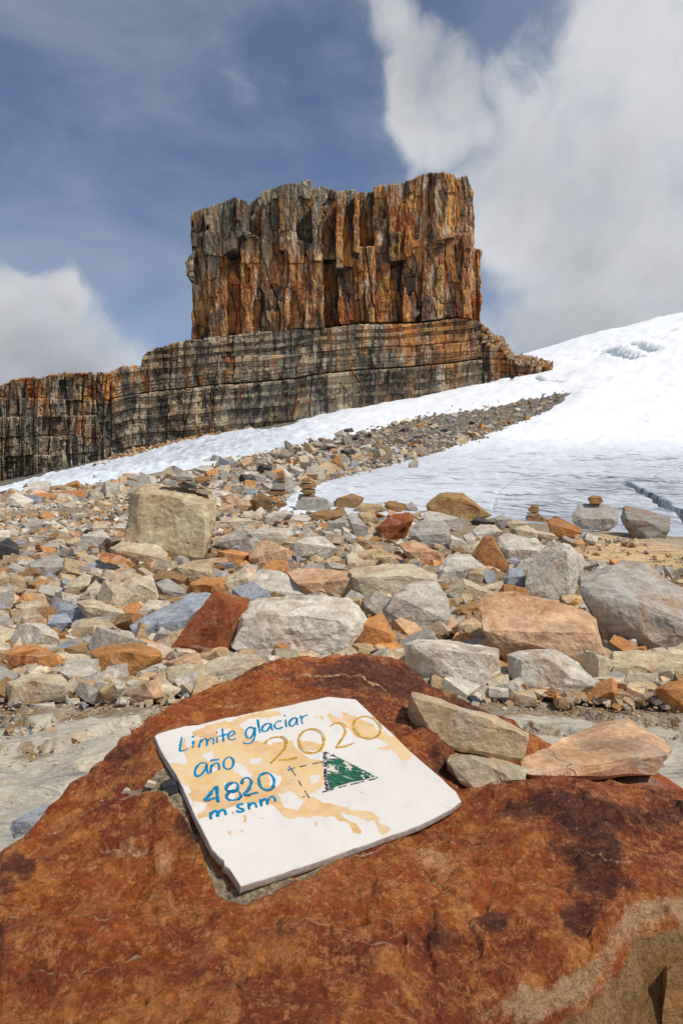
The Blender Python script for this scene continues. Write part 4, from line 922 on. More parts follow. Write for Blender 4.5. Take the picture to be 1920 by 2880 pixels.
def stone(name, colr, label, poly, ridge=None, d=None, thick=None, level=4, seed=None, rust=None, cat='rock', cobble=0, lean=.9, rough=.04, chip=(.92, .99), sink=.08, tint=1.0):
    u = np.array([p[0] for p in poly], float); v = np.array([p[1] for p in poly], float); vb, vt = v.max(), v.min(); uc = (u.min() + u.max()) / 2
    own = d is not None
    if d is None: d = inv_y(min(max(uc, -300), 1900), vb)
    W_ = (u.max() - u.min()) / F * d; H_ = (vb - vt) / F * d
    if thick is None: thick = .55 * W_ + .25 * H_
    pts = []
    cu_, cv_ = u.mean(), v.mean()
    for a_, b_ in zip(u, v):
        t = (vb - b_) / max(vb - vt, 1); dd = d + thick * (.05 + lean * max(0, t - .25) / .75); pts.append(pt(a_, b_, dd))
        dd2 = d + thick * 1.15; pts.append(pt(cu_ + (a_ - cu_) * .72, cv_ + (b_ - cv_) * .70 + 0, dd2))
    if ridge is None:
        rs = np.random.default_rng(int(uc * 7 + vb)); ridge = []
        wl, wr = u.min(), u.max(); 
        h0 = rs.uniform(.42, .70); tl = rs.uniform(-.18, .18)
        for f_ in ((.16, .52, .86) if rs.uniform() < .6 else (.2, .84)):
            uu = wl + (wr - wl) * (f_ + rs.uniform(-.04, .04)); tv_ = vb - (vb - vt) * (h0 + tl * (f_ - .5) * 2); ridge.append((uu, tv_))
    for a_, b_ in ridge:
        t = (vb - b_) / max(vb - vt, 1); pts.append(pt(a_, b_, d + thick * .12 * t))
    if not own:      # bedded a little into the rubble
        for f_ in (.3, .7): pts.append(pt(u.min() + (u.max() - u.min()) * f_, vb + (vb - vt) * sink, d + thick * (.15 + .4 * f_)))
    pts = np.array(pts); V_, F_ = rock_verts(pts, level, seed or int(uc * 13 + vb * 7), chips=5, chip=chip, rough=rough * .9, cobble=cobble)
    o_ = V_.mean(0); o_[2] = V_[:, 2].min(); me = mesh_np(name, V_ - o_, F_, smooth=False)
    o = obj(name, me, M_STONE, None, label, cat, GROUP, loc=tuple(o_))
    cc = COLS[colr]; o.color = (cc[0] * tint, cc[1] * tint, cc[2] * tint, 1); o['rust'] = float(RUST[colr] if rust is None else rust)
    TRACED.append((u.min(), u.max(), vt, vb)); return o
def LL(L): return [(.5 * x, 1102.5 + .5 * y) for x, y in L]
def RR(L): return [(784 + .5 * x, 1102.5 + .5 * y) for x, y in L]
def CC(L): return [(326.7 + .4167 * x, 1045.3 + .4167 * y) for x, y in L]
def DD(L): return [(898.3 + .4271 * x, 1510.8 + .4271 * y) for x, y in L]
def EE(L): return [(.3646 * x, 1551.7 + .3646 * y) for x, y in L]
ROCKLIST = [
 # side, colour, label, outline, ridge, options
 (LL, 'olive', 'largest squarish tan boulder with small stones laid on its top', [(595, 70), (640, 25), (760, 14), (900, 42), (992, 78), (985, 200), (962, 330), (940, 380), (830, 390), (700, 340), (600, 295), (572, 270), (588, 180)], [(640, 60), (780, 75), (950, 120), (620, 270), (700, 300), (930, 360)], dict(level=5, thick=1.0, lean=.55, rust=.35, rough=.045, tint=1.25)),
 (LL, 'white', 'big whitish craggy boulder just behind the top of the red boulder', [(1058, 640), (1090, 590), (1180, 540), (1370, 525), (1500, 560), (1600, 545), (1650, 580), (1690, 640), (1650, 700), (1600, 790), (1400, 830), (1230, 850), (1200, 815), (1068, 770)], [(1110, 640), (1250, 610), (1340, 690), (1450, 720), (1600, 650), (1250, 790)], dict(level=5, rough=.06)),
 (LL, 'rust', 'dark red tilted slab leaning left against the whitish boulder', [(775, 780), (900, 610), (990, 500), (1150, 550), (1060, 640), (1072, 770), (1000, 775), (880, 830), (800, 805)], [(800, 790), (890, 800), (1010, 640), (1060, 600)], dict(level=5, thick=.35)),
 (LL, 'blue', 'long blue-grey slab lying left of the red tilted slab', [(600, 668), (740, 590), (880, 525), (968, 513), (960, 560), (900, 620), (840, 695), (640, 738), (605, 712)], [(612, 682), (740, 668), (860, 640)], dict(level=5)),
 (LL, 'orange', 'bright orange rounded rock at the left edge above a cream block', [(12, 800), (60, 765), (160, 750), (250, 790), (315, 835), (280, 870), (180, 888), (60, 908), (20, 880)], None, dict(level=5)),
 (LL, 'cream', 'cream boulder with a dark vein at the lower left edge of the rubble', [(35, 930), (130, 890), (280, 892), (322, 940), (315, 990), (200, 1012), (100, 1040), (35, 1042)], [(60, 950), (150, 925), (300, 945)], dict(level=5, rust=.35)),
 (LL, 'pale', 'light grey wedge pointing right beside the cream boulder with a vein', [(245, 862), (350, 845), (420, 850), (510, 938), (475, 985), (380, 955), (290, 912)], None, {}),
 (LL, 'orange', 'brown and orange block with a grey left corner', [(415, 792), (470, 755), (550, 770), (640, 750), (745, 782), (747, 830), (620, 900), (520, 925), (450, 892)], [(430, 810), (530, 790), (610, 860), (735, 810)], dict(level=5, rust=.7, tint=.75)),
 (LL, 'brown', 'small brown cube between the orange rock and the grey-cornered block', [(275, 785), (400, 740), (432, 770), (420, 840), (350, 852), (305, 848)], None, {}),
 (LL, 'pale', 'white-grey block above a small tan triangle near the red boulder', [(618, 862), (650, 825), (760, 825), (812, 842), (790, 900), (680, 932), (625, 925)], None, {}),
 (LL, 'tan', 'small tan triangular stone standing on its point', [(685, 908), (762, 870), (775, 962), (740, 976)], None, {}),
 (LL, 'olive', 'olive-grey block left of the pale slab by the red boulder', [(765, 862), (860, 840), (940, 850), (935, 900), (947, 962), (790, 990), (770, 930)], None, {}),
 (LL, 'cream', 'cream slab resting on the left shoulder of the red boulder', [(905, 872), (960, 830), (1080, 790), (1190, 800), (1227, 855), (1150, 892), (1040, 940), (950, 966), (930, 905)], [(935, 890), (1050, 900), (1200, 850)], dict(level=5)),
 (LL, 'peach', 'thin peach-coloured flake behind the cream slab', [(910, 802), (1020, 760), (1075, 785), (960, 852), (912, 832)], None, {}),
 (LL, 'white', 'small white slab in front of the cream veined boulder', [(190, 992), (310, 975), (322, 1010), (220, 1032)], None, {}),
 (LL, 'pale', 'lowest small flat pale stone at the left edge of the bare slab', [(135, 1030), (250, 1020), (255, 1052), (150, 1064)], None, {}),
 (LL, 'cream', 'roundish cream stone alone on the gravel left of the red boulder', [(600, 962), (640, 930), (700, 940), (702, 972), (660, 1012), (608, 1000)], None, dict(cobble=1)),
 (LL, 'cream', 'angular cream block with a peach top left of the grey triangle', [(325, 722), (370, 642), (480, 625), (545, 685), (490, 712), (400, 745), (340, 746)], None, {}),
 (LL, 'orange', 'thin orange-tan stone above the brown cube', [(170, 712), (230, 685), (320, 745), (260, 765), (190, 732)], None, dict(tint=.85)),
 (LL, 'blue', 'plain blue-grey block below the speckled blue rock', [(195, 692), (240, 620), (310, 610), (335, 655), (280, 700)], None, {}),
 (LL, 'blue', 'speckled blue rock in the left part of the rubble', [(245, 622), (265, 560), (340, 570), (430, 620), (350, 662), (300, 640)], None, dict(tint=.9)),
 (LL, 'cream', 'long cream slab sloping right below the humped tan rock', [(350, 562), (430, 545), (560, 590), (610, 660), (590, 690), (530, 650), (420, 602)], None, {}),
 (LL, 'cream', 'humped tan rock left of the bent grey slab', [(525, 562), (540, 500), (600, 450), (700, 430), (725, 500), (732, 550), (640, 590), (560, 582)], [(560, 540), (640, 480), (715, 520)], dict(level=5, rust=.4)),
 (LL, 'cream', 'small cream block left of the plain blue-grey block', [(80, 612), (140, 565), (210, 640), (180, 690), (130, 640)], None, {}),
 (LL, 'tan', 'low tan stone under the small cream block on the left', [(60, 692), (110, 645), (180, 635), (165, 690), (100, 712)], None, {}),
 (LL, 'cream', 'upright cream triangle left of the humped tan rock', [(390, 512), (440, 455), (495, 520), (480, 556), (400, 546)], None, {}),
 (LL, 'cream', 'cream stone left of the upright cream triangle', [(285, 482), (390, 430), (430, 440), (400, 492), (330, 532), (300, 520)], None, {}),
 (LL, 'pale', 'flat pale stone below the bright orange flake', [(310, 432), (340, 400), (500, 395), (537, 420), (490, 462), (430, 440), (330, 437)], None, {}),
 (LL, 'grey', 'grey slab with a dark underside in the left rubble', [(130, 382), (250, 340), (352, 395), (320, 420), (180, 460), (140, 432)], [(140, 400), (240, 410), (340, 400)], dict(level=5)),
 (LL, 'orange', 'bright orange elongated flake left of the big tan boulder', [(455, 352), (480, 330), (560, 350), (627, 390), (580, 440), (530, 412), (460, 372)], None, {}),
 (LL, 'dark', 'blackish stone under the bright orange flake', [(410, 392), (450, 362), (540, 410), (580, 442), (540, 446), (430, 400)], None, {}),
 (LL, 'cream', 'wide cream rock at the foot of the big tan boulder', [(500, 312), (560, 280), (620, 290), (720, 275), (772, 340), (770, 400), (740, 416), (620, 372), (520, 342)], [(530, 320), (640, 340), (760, 360)], dict(level=5)),
 (LL, 'dark', 'black rock at the far left edge', [(-30, 300), (40, 265), (85, 300), (95, 360), (50, 366), (-20, 352)], None, {}),
 (LL, 'grey', 'flat grey stone near the top of the left rubble', [(170, 302), (270, 280), (275, 320), (210, 336)], None, {}),
 (LL, 'pale', 'craggy light grey rock left of the big tan boulder', [(345, 332), (400, 250), (470, 225), (517, 275), (450, 312), (400, 332)], None, {}),
 (LL, 'tan', 'rusty small block above the grey dark-bottomed slab', [(330, 372), (390, 325), (417, 360), (400, 386), (350, 396)], None, dict(rust=.9)),
 (LL, 'olive', 'olive-cream rock right of the big tan boulder foot', [(765, 422), (880, 370), (972, 360), (976, 430), (940, 502), (880, 472), (780, 442)], None, {}),
 (LL, 'grey', 'bent dark grey slab right of the humped tan rock', [(715, 472), (770, 450), (850, 500), (887, 540), (840, 562), (740, 512)], None, {}),
 (LL, 'brown', 'brown stone wedged under the bent grey slab', [(720, 522), (830, 560), (822, 582), (740, 572)], None, {}),
 (LL, 'pale', 'small pale triangle below the bent grey slab', [(620, 622), (660, 575), (722, 602), (640, 642)], None, {}),
 (LL, 'grey', 'small grey triangle in front of the blue-grey slab', [(695, 742), (745, 670), (802, 722), (765, 776), (708, 768)], None, {}),
 (LL, 'blue', 'small round speckled grey cobble on the grey-cornered block', [(545, 738), (580, 703), (620, 725), (627, 755), (570, 767)], None, dict(cobble=1, tint=.8)),
 (LL, 'tan', 'tan stone behind the round speckled cobble', [(470, 742), (500, 700), (600, 690), (622, 712), (545, 752)], None, {}),
 (LL, 'grey', 'grey slab touching the right side of the big tan boulder', [(985, 272), (1100, 225), (1165, 290), (1167, 330), (1100, 322), (990, 302)], None, {}),
 (LL, 'pale', 'long pale grey block right of the grey slab by the tan boulder', [(1110, 252), (1200, 215), (1330, 220), (1347, 250), (1300, 292), (1180, 286)], None, {}),
 (LL, 'cream', 'flat cream slab above the long pale grey block', [(990, 202), (1100, 180), (1215, 195), (1212, 222), (1100, 226)], None, {}),
 (LL, 'peach', 'five-sided tan-orange rock in the middle rubble', [(1138, 362), (1175, 300), (1210, 265), (1352, 330), (1330, 382), (1295, 416), (1200, 392)], None, dict(level=5)),
 (LL, 'orange', 'flat orange stone left of the five-sided tan rock', [(998, 327), (1080, 315), (1152, 340), (1100, 392), (1050, 396), (1010, 362)], None, {}),
 (LL, 'pale', 'broad pale grey rock right of the five-sided tan rock', [(1320, 312), (1400, 265), (1480, 255), (1562, 320), (1500, 362), (1430, 376), (1340, 342)], None, dict(level=5)),
 (LL, 'tan', 'small tan block under the broad pale grey rock', [(1470, 382), (1530, 345), (1568, 360), (1570, 405), (1500, 412)], None, {}),
 (LL, 'cream', 'cream boulder directly behind the red tilted slab', [(1008, 492), (1050, 440), (1130, 395), (1162, 430), (1152, 545), (1060, 522)], None, dict(level=5)),
 (LL, 'pale', 'smooth pale flat-topped slab behind the whitish boulder', [(1148, 442), (1200, 405), (1310, 420), (1420, 480), (1462, 556), (1350, 532), (1180, 540)], [(1170, 520), (1260, 510), (1350, 520)], dict(level=5)),
 (LL, 'peach', 'peach-streaked slab right of the smooth pale slab', [(1320, 422), (1420, 405), (1568, 415), (1660, 422), (1672, 480), (1620, 540), (1510, 556), (1430, 492)], None, dict(level=5)),
 (LL, 'orange', 'low orange outcrop under the tip of the glacier tongue', [(20, 112), (60, 75), (200, 60), (400, 42), (402, 90), (260, 106), (100, 112)], None, dict(level=5, tint=.9, thick=3.0)),
 (LL, 'cream', 'pale sloping outcrop slab left of the tan boulder top', [(445, 84), (510, 15), (575, 8), (550, 62), (480, 84)], None, dict(thick=2.0)),
 (LL, 'rust', 'rusty stone between the pale outcrop and tan boulder', [(528, 66), (570, 22), (615, 30), (592, 74)], None, {}),
 (LL, 'cream', 'cream block behind the craggy light grey rock', [(412, 222), (440, 190), (490, 190), (502, 232), (430, 262)], None, {}),
 (LL, 'pale', 'flat pale stone touching the left side of the big tan boulder', [(500, 217), (590, 195), (587, 242), (520, 247)], None, {}),
 (LL, 'grey', 'small dark-grey stone high in the left rubble', [(100, 202), (180, 180), (217, 200), (180, 242), (120, 242)], None, {}),
 (LL, 'cream', 'tan block at the left edge below the black rock', [(-30, 430), (20, 415), (42, 450), (20, 480), (-30, 488)], None, {}),
 (LL, 'tan', 'tan slab at the left edge above the small cream block', [(60, 572), (150, 520), (200, 520), (236, 590), (215, 612), (140, 568)], None, {}),
 (LL, 'pale', 'pale grey stone left of the grey-cornered block top', [(395, 742), (430, 716), (466, 722), (462, 752), (432, 770)], None, {}),
 (LL, 'brown', 'flat brown stone left of the small white slab', [(320, 1000), (395, 968), (402, 992), (350, 1020)], None, {}),
 (LL, 'cream', 'flat cream stone left of the roundish cream stone', [(510, 950), (585, 930), (588, 955), (540, 965)], None, {}),
 (LL, 'white', 'small white rounded stone left of the roundish cream stone', [(538, 985), (565, 965), (600, 975), (590, 1002), (545, 1005)], None, dict(cobble=1)),
 (LL, 'tan', 'low tan stone at the foot of the olive-grey block', [(845, 1000), (860, 960), (935, 958), (945, 970), (900, 1002)], None, {}),
 # right half
 (RR, 'orange', 'orange-tan block right of the whitish boulder', [(50, 792), (60, 720), (120, 630), (190, 610), (250, 722), (240, 770), (200, 802), (80, 802)], None, dict(level=5, tint=.9, rust=.4)),
 (RR, 'pale', 'large grey wedge with a striped sloping top', [(188, 592), (250, 520), (330, 465), (430, 460), (502, 560), (500, 640), (470, 722), (350, 692), (200, 642)], [(205, 600), (240, 530), (420, 612), (495, 655)], dict(level=5, tint=.88)),
 (RR, 'cream', 'wide cream-yellow ledge rock above the grey wedge', [(30, 412), (160, 385), (300, 380), (440, 435), (442, 480), (380, 502), (250, 562), (130, 572), (60, 502)], [(60, 450), (240, 470), (300, 440), (420, 460)], dict(level=5)),
 (RR, 'tan', 'flat tan slab in the second row behind the cream-yellow ledge', [(55, 332), (170, 310), (262, 350), (240, 380), (150, 392), (55, 402)], None, {}),
 (RR, 'peach', 'long cream-pink slab sloping right in the middle rubble', [(262, 292), (330, 275), (482, 355), (470, 402), (400, 392), (300, 342)], None, dict(tint=1.05)),
 (RR, 'grey', 'rounded grey boulder below the brown peaked rock', [(310, 217), (370, 185), (470, 190), (502, 220), (490, 292), (400, 312), (310, 262)], None, dict(level=5)),
 (RR, 'pale', 'light slab at the foot of the brown peaked rock', [(378, 152), (400, 140), (520, 170), (562, 210), (550, 237), (470, 217), (380, 192)], None, {}),
 (RR, 'ochre', 'brown peaked rock standing out against the glacier', [(386, 112), (450, 60), (490, 55), (560, 60), (620, 110), (692, 165), (560, 187), (500, 185), (395, 160)], [(410, 130), (480, 80), (500, 180), (560, 90)], dict(level=5)),
 (RR, 'rust', 'rust and black layered block tilting to the right', [(150, 222), (240, 155), (310, 150), (332, 180), (250, 252), (190, 287)], None, dict(level=5)),
 (RR, 'grey', 'tall narrow grey rock leaning left of the rust layered block', [(25, 152), (60, 150), (100, 200), (132, 270), (70, 277), (40, 212)], None, {}),
 (RR, 'tan', 'tan upright stone between the narrow grey and rust layered rocks', [(78, 152), (150, 140), (165, 190), (110, 217), (85, 192)], None, {}),
 (RR, 'brown', 'dull brown stone on the crest left of centre skyline', [(0, 92), (50, 62), (105, 80), (90, 117), (0, 137)], None, {}),
 (RR, 'brown', 'brown stone on the crest left of the brown peaked rock', [(195, 102), (250, 95), (292, 130), (270, 152), (205, 127)], None, {}),
 (RR, 'grey', 'small grey splinter touching the left of the brown peaked rock', [(300, 112), (320, 98), (352, 135), (322, 150)], None, {}),
 (RR, 'orange', 'orange pyramid-shaped rock behind the wide cream-yellow ledge rock', [(592, 347), (650, 260), (690, 248), (720, 310), (772, 400), (740, 442), (640, 402)], [(620, 350), (690, 270), (740, 400)], dict(level=5, tint=.72, rust=.4)),
 (RR, 'pale', 'pale veined block between the orange pyramid and the tall grey boulder', [(722, 262), (760, 240), (870, 270), (927, 295), (900, 342), (850, 392), (770, 352), (725, 312)], None, dict(level=5)),
 (RR, 'blue', 'bluish grey block at the left foot of the tall grey boulder', [(745, 452), (770, 400), (830, 400), (847, 450), (830, 502), (760, 512)], None, {}),
 (RR, 'blue', 'bluish speckled stone below the pale veined block', [(755, 367), (790, 350), (842, 390), (830, 412), (770, 402)], None, {}),
 (RR, 'white', 'tall upright grey-cream boulder beside the great right-hand boulder', [(838, 482), (850, 400), (900, 330), (960, 285), (1050, 300), (1112, 350), (1112, 400), (1080, 462), (1060, 562), (1000, 582), (840, 522)], [(1030, 330), (1045, 430), (1010, 560), (870, 480)], dict(level=5, tint=.85, thick=.5)),
 (RR, 'grey', 'great grey boulder with a speckled blue corner at the right edge', [(1078, 472), (1090, 430), (1180, 410), (1280, 370), (1400, 390), (1568, 500), (1650, 560), (1700, 700), (1640, 820), (1560, 817), (1430, 742), (1300, 652), (1200, 592), (1100, 522)], [(1100, 500), (1250, 510), (1400, 600), (1440, 690), (1568, 720)], dict(level=5, tint=1.05, rust=.35, lean=1.0)),
 (RR, 'peach', 'big orange-streaked block leaning under the great grey boulder', [(628, 552), (680, 520), (800, 520), (900, 550), (1120, 590), (1172, 640), (1217, 800), (1190, 892), (1130, 862), (900, 782), (720, 782), (650, 692)], [(655, 695), (830, 745), (1050, 805), (1150, 790), (1160, 700)], dict(level=5, rust=.6, lean=.8)),
 (RR, 'white', 'white block with a crusted right end next to the red boulder', [(288, 752), (330, 735), (500, 735), (727, 770), (727, 850), (660, 942), (570, 1002), (420, 912), (288, 842)], [(320, 760), (560, 830), (700, 805), (600, 960)], dict(level=5)),
 (RR, 'pale', 'grey and tan wedge right of the white crusted block', [(758, 802), (830, 775), (980, 770), (1100, 850), (1167, 930), (1187, 1002), (1130, 1004), (960, 982), (820, 952), (768, 892)], [(830, 830), (930, 820), (990, 930), (1150, 950)], dict(level=5, rust=.45)),
 (RR, 'pale', 'small grey-pink block between the white crusted block and the wedge', [(663, 932), (700, 860), (760, 855), (767, 920), (740, 962), (670, 957)], None, {}),
 (RR, 'tan', 'small tan cube in front of the grey and tan wedge', [(775, 967), (880, 960), (907, 1040), (800, 1037), (775, 1007)], None, dict(rust=.1, tint=.9)),
 (RR, 'olive', 'olive-cream angular block at the right edge of the rubble', [(1218, 872), (1245, 785), (1400, 785), (1568, 790), (1660, 830), (1640, 902), (1460, 952), (1220, 957)], [(1250, 860), (1420, 860), (1490, 920), (1600, 880)], dict(level=5, tint=1.15)),
 (RR, 'peach', 'flat peach block under the olive-cream angular block', [(1213, 962), (1310, 950), (1400, 935), (1432, 980), (1420, 1022), (1300, 1022), (1220, 1002)], None, dict(tint=.85)),
 (RR, 'orange', 'orange layered rock at the right edge beside the flat peach block', [(1433, 962), (1500, 925), (1600, 910), (1640, 1000), (1600, 1062), (1500, 1012)], None, dict(tint=.8)),
 (RR, 'peach', 'small pinkish block in the shade under the great grey boulder', [(1248, 747), (1300, 715), (1390, 700), (1437, 770), (1350, 782), (1270, 782)], None, dict(tint=.8)),
 (RR, 'grey', 'small grey flat stone at the right foot of the wedge', [(1150, 962), (1190, 935), (1222, 960), (1200, 992)], None, {}),
 (RR, 'tan', 'tan angular cube left of the big orange-streaked block', [(503, 682), (560, 640), (600, 630), (657, 670), (650, 732), (600, 747), (530, 742)], None, {}),
 (RR, 'brown', 'brown layered stone on the left of the big orange-streaked block', [(508, 602), (560, 560), (630, 550), (642, 610), (570, 642), (515, 642)], None, {}),
 (RR, 'cream', 'cream slab above the brown layered stone', [(540, 552), (600, 500), (740, 460), (752, 510), (700, 542), (560, 557)], None, {}),
 (RR, 'pale', 'pale grey block under the orange pyramid', [(443, 462), (450, 400), (490, 340), (590, 340), (662, 400), (650, 442), (600, 492), (500, 482)], [(470, 420), (570, 400), (640, 420)], dict(level=5)),
 (RR, 'olive', 'olive stone in front of the pale grey block', [(568, 442), (640, 395), (657, 440), (620, 492), (580, 502)], None, {}),
 (RR, 'brown', 'small brown-topped stone left of the olive stone', [(450, 482), (520, 465), (552, 500), (530, 562), (480, 532)], None, {}),
 (RR, 'brown', 'brown wedge between the olive stone and the bluish grey block', [(655, 422), (700, 400), (732, 440), (682, 472)], None, {}),
 (RR, 'dark', 'black and white striped stone under the grey wedge', [(208, 642), (270, 615), (330, 680), (372, 717), (270, 692)], None, dict(tint=1.6)),
 (RR, 'rust', 'flat rusty stone behind the white crusted block', [(340, 722), (430, 700), (455, 737), (300, 742)], None, {}),
 (RR, 'white', 'small white angular stone below the light slab', [(490, 272), (500, 250), (582, 300), (587, 325), (530, 337), (495, 312)], None, {}),
 (RR, 'pale', 'small pale block right of the small white angular stone', [(555, 252), (600, 240), (627, 290), (600, 322), (560, 282)], None, {}),
 (RR, 'pale', 'light grey stone under the thin black slab', [(598, 232), (640, 200), (700, 205), (742, 240), (680, 252), (610, 282)], None, {}),
 (RR, 'dark', 'thin black slab right of the brown peaked rock', [(588, 192), (620, 165), (707, 195), (692, 217)], None, {}),
 (RR, 'cream', 'cream stone left of the flat cream stone near the brown-orange block', [(768, 227), (850, 205), (902, 240), (895, 282), (830, 267)], None, {}),
 (RR, 'cream', 'flat cream stone just left of the brown-orange block', [(893, 232), (960, 240), (1002, 270), (970, 282), (900, 267)], None, {}),
 (RR, 'orange', 'brown-orange block left of the smooth grey boulder with a cap stone', [(938, 182), (980, 162), (1100, 220), (1107, 245), (1070, 277), (960, 247)], [(950, 200), (1060, 230), (1080, 265)], dict(level=5, tint=.62)),
 (RR, 'grey', 'smooth grey boulder with a brown cap stone on it', [(1053, 162), (1090, 110), (1200, 105), (1272, 130), (1272, 200), (1200, 237), (1110, 227), (1060, 192)], None, dict(level=5, cobble=1, rust=0)),
 (RR, 'grey', 'dark brownish boulder right of the smooth grey capped boulder', [(1278, 182), (1295, 115), (1400, 140), (1512, 175), (1507, 230), (1480, 277), (1400, 262), (1290, 202)], [(1310, 180), (1400, 190), (1480, 240)], dict(level=5, tint=.72, rust=.6)),
 (RR, 'grey', 'small grey stone right of the thin black slab', [(700, 172), (745, 155), (762, 200), (740, 227), (710, 202)], None, {}),
 (RR, 'pale', 'pale triangle stone behind the whitish boulder edge', [(0, 212), (22, 220), (52, 280), (0, 292)], None, {}),
 (RR, 'blue', 'small blue-grey stone beside the brown-orange block', [(1080, 262), (1110, 238), (1150, 248), (1135, 275), (1100, 284)], None, {}),
 (RR, 'tan', 'tan rock touching the left end of the cream-yellow ledge', [(0, 432), (30, 420), (52, 450), (52, 540), (0, 542)], None, {}),
 (RR, 'brown', 'small round brown stone under the grey and tan wedge', [(985, 1045), (995, 1002), (1030, 995), (1048, 1025), (1035, 1050)], None, dict(cobble=1)),
 (RR, 'grey', 'dull stone between the tan cube and the grey-pink block', [(725, 1010), (745, 962), (775, 958), (778, 1015)], None, {}),
 (RR, 'cream', 'pale cream ledge on the rubble left of the smooth grey boulder', [(740, 205), (800, 180), (850, 195), (870, 215), (780, 225)], None, {}),
 # crest left, by the cairns
 (CC, 'brown', 'brown angular rock left of the taller leaning cairn', [(588, 252), (650, 205), (702, 230), (722, 290), (690, 322), (630, 292)], None, dict(tint=.75)),
 (CC, 'peach', 'orange-pink stone beside the upper right of the big tan boulder', [(413, 302), (450, 265), (502, 275), (502, 312), (430, 327)], None, {}),
 (CC, 'peach', 'orange and grey slab left of the brown angular rock', [(503, 282), (570, 250), (657, 290), (640, 312), (520, 312)], None, {}),
 (CC, 'cream', 'pale cream slab below the orange and grey slab', [(538, 342), (560, 308), (652, 310), (662, 350), (600, 362)], None, {}),
 (CC, 'pale', 'long pale slab in front of the cairns', [(650, 352), (700, 320), (800, 300), (832, 330), (760, 372), (690, 387)], None, {}),
 (CC, 'pale', 'pale triangular slab left of the long rust slab', [(798, 382), (830, 330), (900, 330), (932, 345), (880, 392)], None, {}),
 (CC, 'brown', 'long dark rust slab under the cairn base rock', [(898, 342), (950, 310), (1080, 295), (1117, 320), (1060, 352), (930, 377)], None, {}),
 (CC, 'brown', 'reddish brown rock on the crest right of the shorter cairn', [(1053, 257), (1150, 212), (1222, 240), (1160, 302), (1060, 292)], None, {}),
 (CC, 'cream', 'flat cream slab right of the big tan boulder', [(403, 372), (500, 345), (640, 365), (677, 390), (560, 407), (420, 392)], None, {}),
 (CC, 'grey', 'grey base rock under the shorter cairn', [(843, 282), (860, 215), (920, 210), (1052, 270), (1040, 302), (850, 312)], None, dict(level=5)),
 (CC, 'tan', 'tan stone on the crest behind the reddish brown rock', [(1160, 300), (1210, 262), (1320, 270), (1350, 300), (1250, 320)], None, {}),
 (CC, 'brown', 'brown stone on the crest nearest the glacier edge', [(1325, 290), (1360, 250), (1430, 275), (1470, 305), (1400, 312)], None, {}),
 (CC, 'grey', 'dark grey slanted rock left of the tall narrow grey rock', [(1000, 440), (1060, 370), (1120, 335), (1135, 400), (1080, 440)], None, {}),
]
BIG = 0
for (sd_, colr, lab, poly, ridge, opt) in ROCKLIST:
    opt = dict(opt); stone('rock', colr, lab, sd_(poly), sd_(ridge) if ridge else None, **opt)
# stones stacked by hand
def pile(lst, xf, base_d, labels, cat, colrs, grp=None):
    for i, p in enumerate(lst):
        o = stone('stacked_stone', colrs[i % len(colrs)], labels[i], xf(p), None, d=base_d, level=3, cat=cat, lean=.35, thick=None); 
dblk = inv_y(385, 1102.5 + 195) + .28
pile([[(105, 152), (130, 128), (180, 130), (202, 150), (190, 170), (120, 167)], [(195, 162), (230, 148), (300, 170), (302, 190), (220, 180)], [(222, 147), (260, 133), (310, 150), (307, 170), (260, 160)], [(160, 117), (240, 95), (285, 105), (287, 136), (200, 140)],
      [(288, 122), (370, 115), (382, 140), (330, 157), (290, 150)], [(293, 187), (320, 177), (390, 200), (382, 222), (300, 207)], [(318, 152), (370, 150), (372, 170), (330, 170)]], CC, dblk,
     ['leftmost grey stone on top of the big tan boulder', 'dark flat stone on the big tan boulder, lowest in its pile', 'grey flat stone lying on the dark flat one', 'wide grey-brown stone topping the pile on the tan boulder', 'brown stone at the right end of the pile on the tan boulder', 'tan flat stone at the right rim of the big tan boulder', 'small black flat stone between brown and tan stones on the boulder'], 'stone', ['grey', 'dark', 'grey', 'grey', 'brown', 'tan', 'dark'])
dc2 = inv_y(730, 1045.3 + .4167 * 312) + .12
pile([[(920, 217), (950, 215), (957, 232), (925, 232)], [(866, 197), (900, 180), (952, 185), (957, 212), (900, 217)], [(860, 172), (880, 153), (957, 153), (960, 177), (900, 184)], [(878, 132), (920, 122), (937, 142), (885, 154)]], CC, dc2,
     ['small orange stone at the foot of the shorter cairn', 'lowest wide stone of the shorter cairn', 'middle wide stone of the shorter cairn', 'top small stone of the shorter cairn'], 'cairn stone', ['orange', 'brown', 'brown', 'brown'])
dc1 = inv_y(640, 1045.3 + .4167 * 302)
pile([[(722, 267), (770, 248), (802, 270), (760, 302), (725, 292)], [(698, 225), (750, 219), (752, 257), (705, 257)], [(690, 202), (710, 185), (792, 188), (797, 217), (700, 223)], [(706, 188), (740, 135), (782, 150), (792, 190)], [(738, 125), (792, 130), (792, 152), (750, 142)], [(742, 92), (777, 85), (784, 128), (750, 130)]], CC, dc1,
     ['brown stone at the foot of the taller cairn', 'rusty cube low in the taller cairn', 'wide flat stone in the middle of the taller cairn', 'grey wedge-shaped stone in the taller cairn', 'thin brown stone near the top of the taller cairn', 'topmost little stone of the taller cairn'], 'cairn stone', ['brown', 'orange', 'brown', 'grey', 'brown', 'brown'])
dcap = inv_y(784 + 580, 1102.5 + 118) + .25
stone('stacked_stone', 'orange', 'brown cap stone balanced on the smooth grey boulder', RR([(1128, 82), (1150, 70), (1187, 72), (1202, 98), (1190, 108), (1140, 108)]), None, d=dcap, level=4, cat='stone', tint=.6)
dc3 = inv_y(1225, 1102.5 + 97)
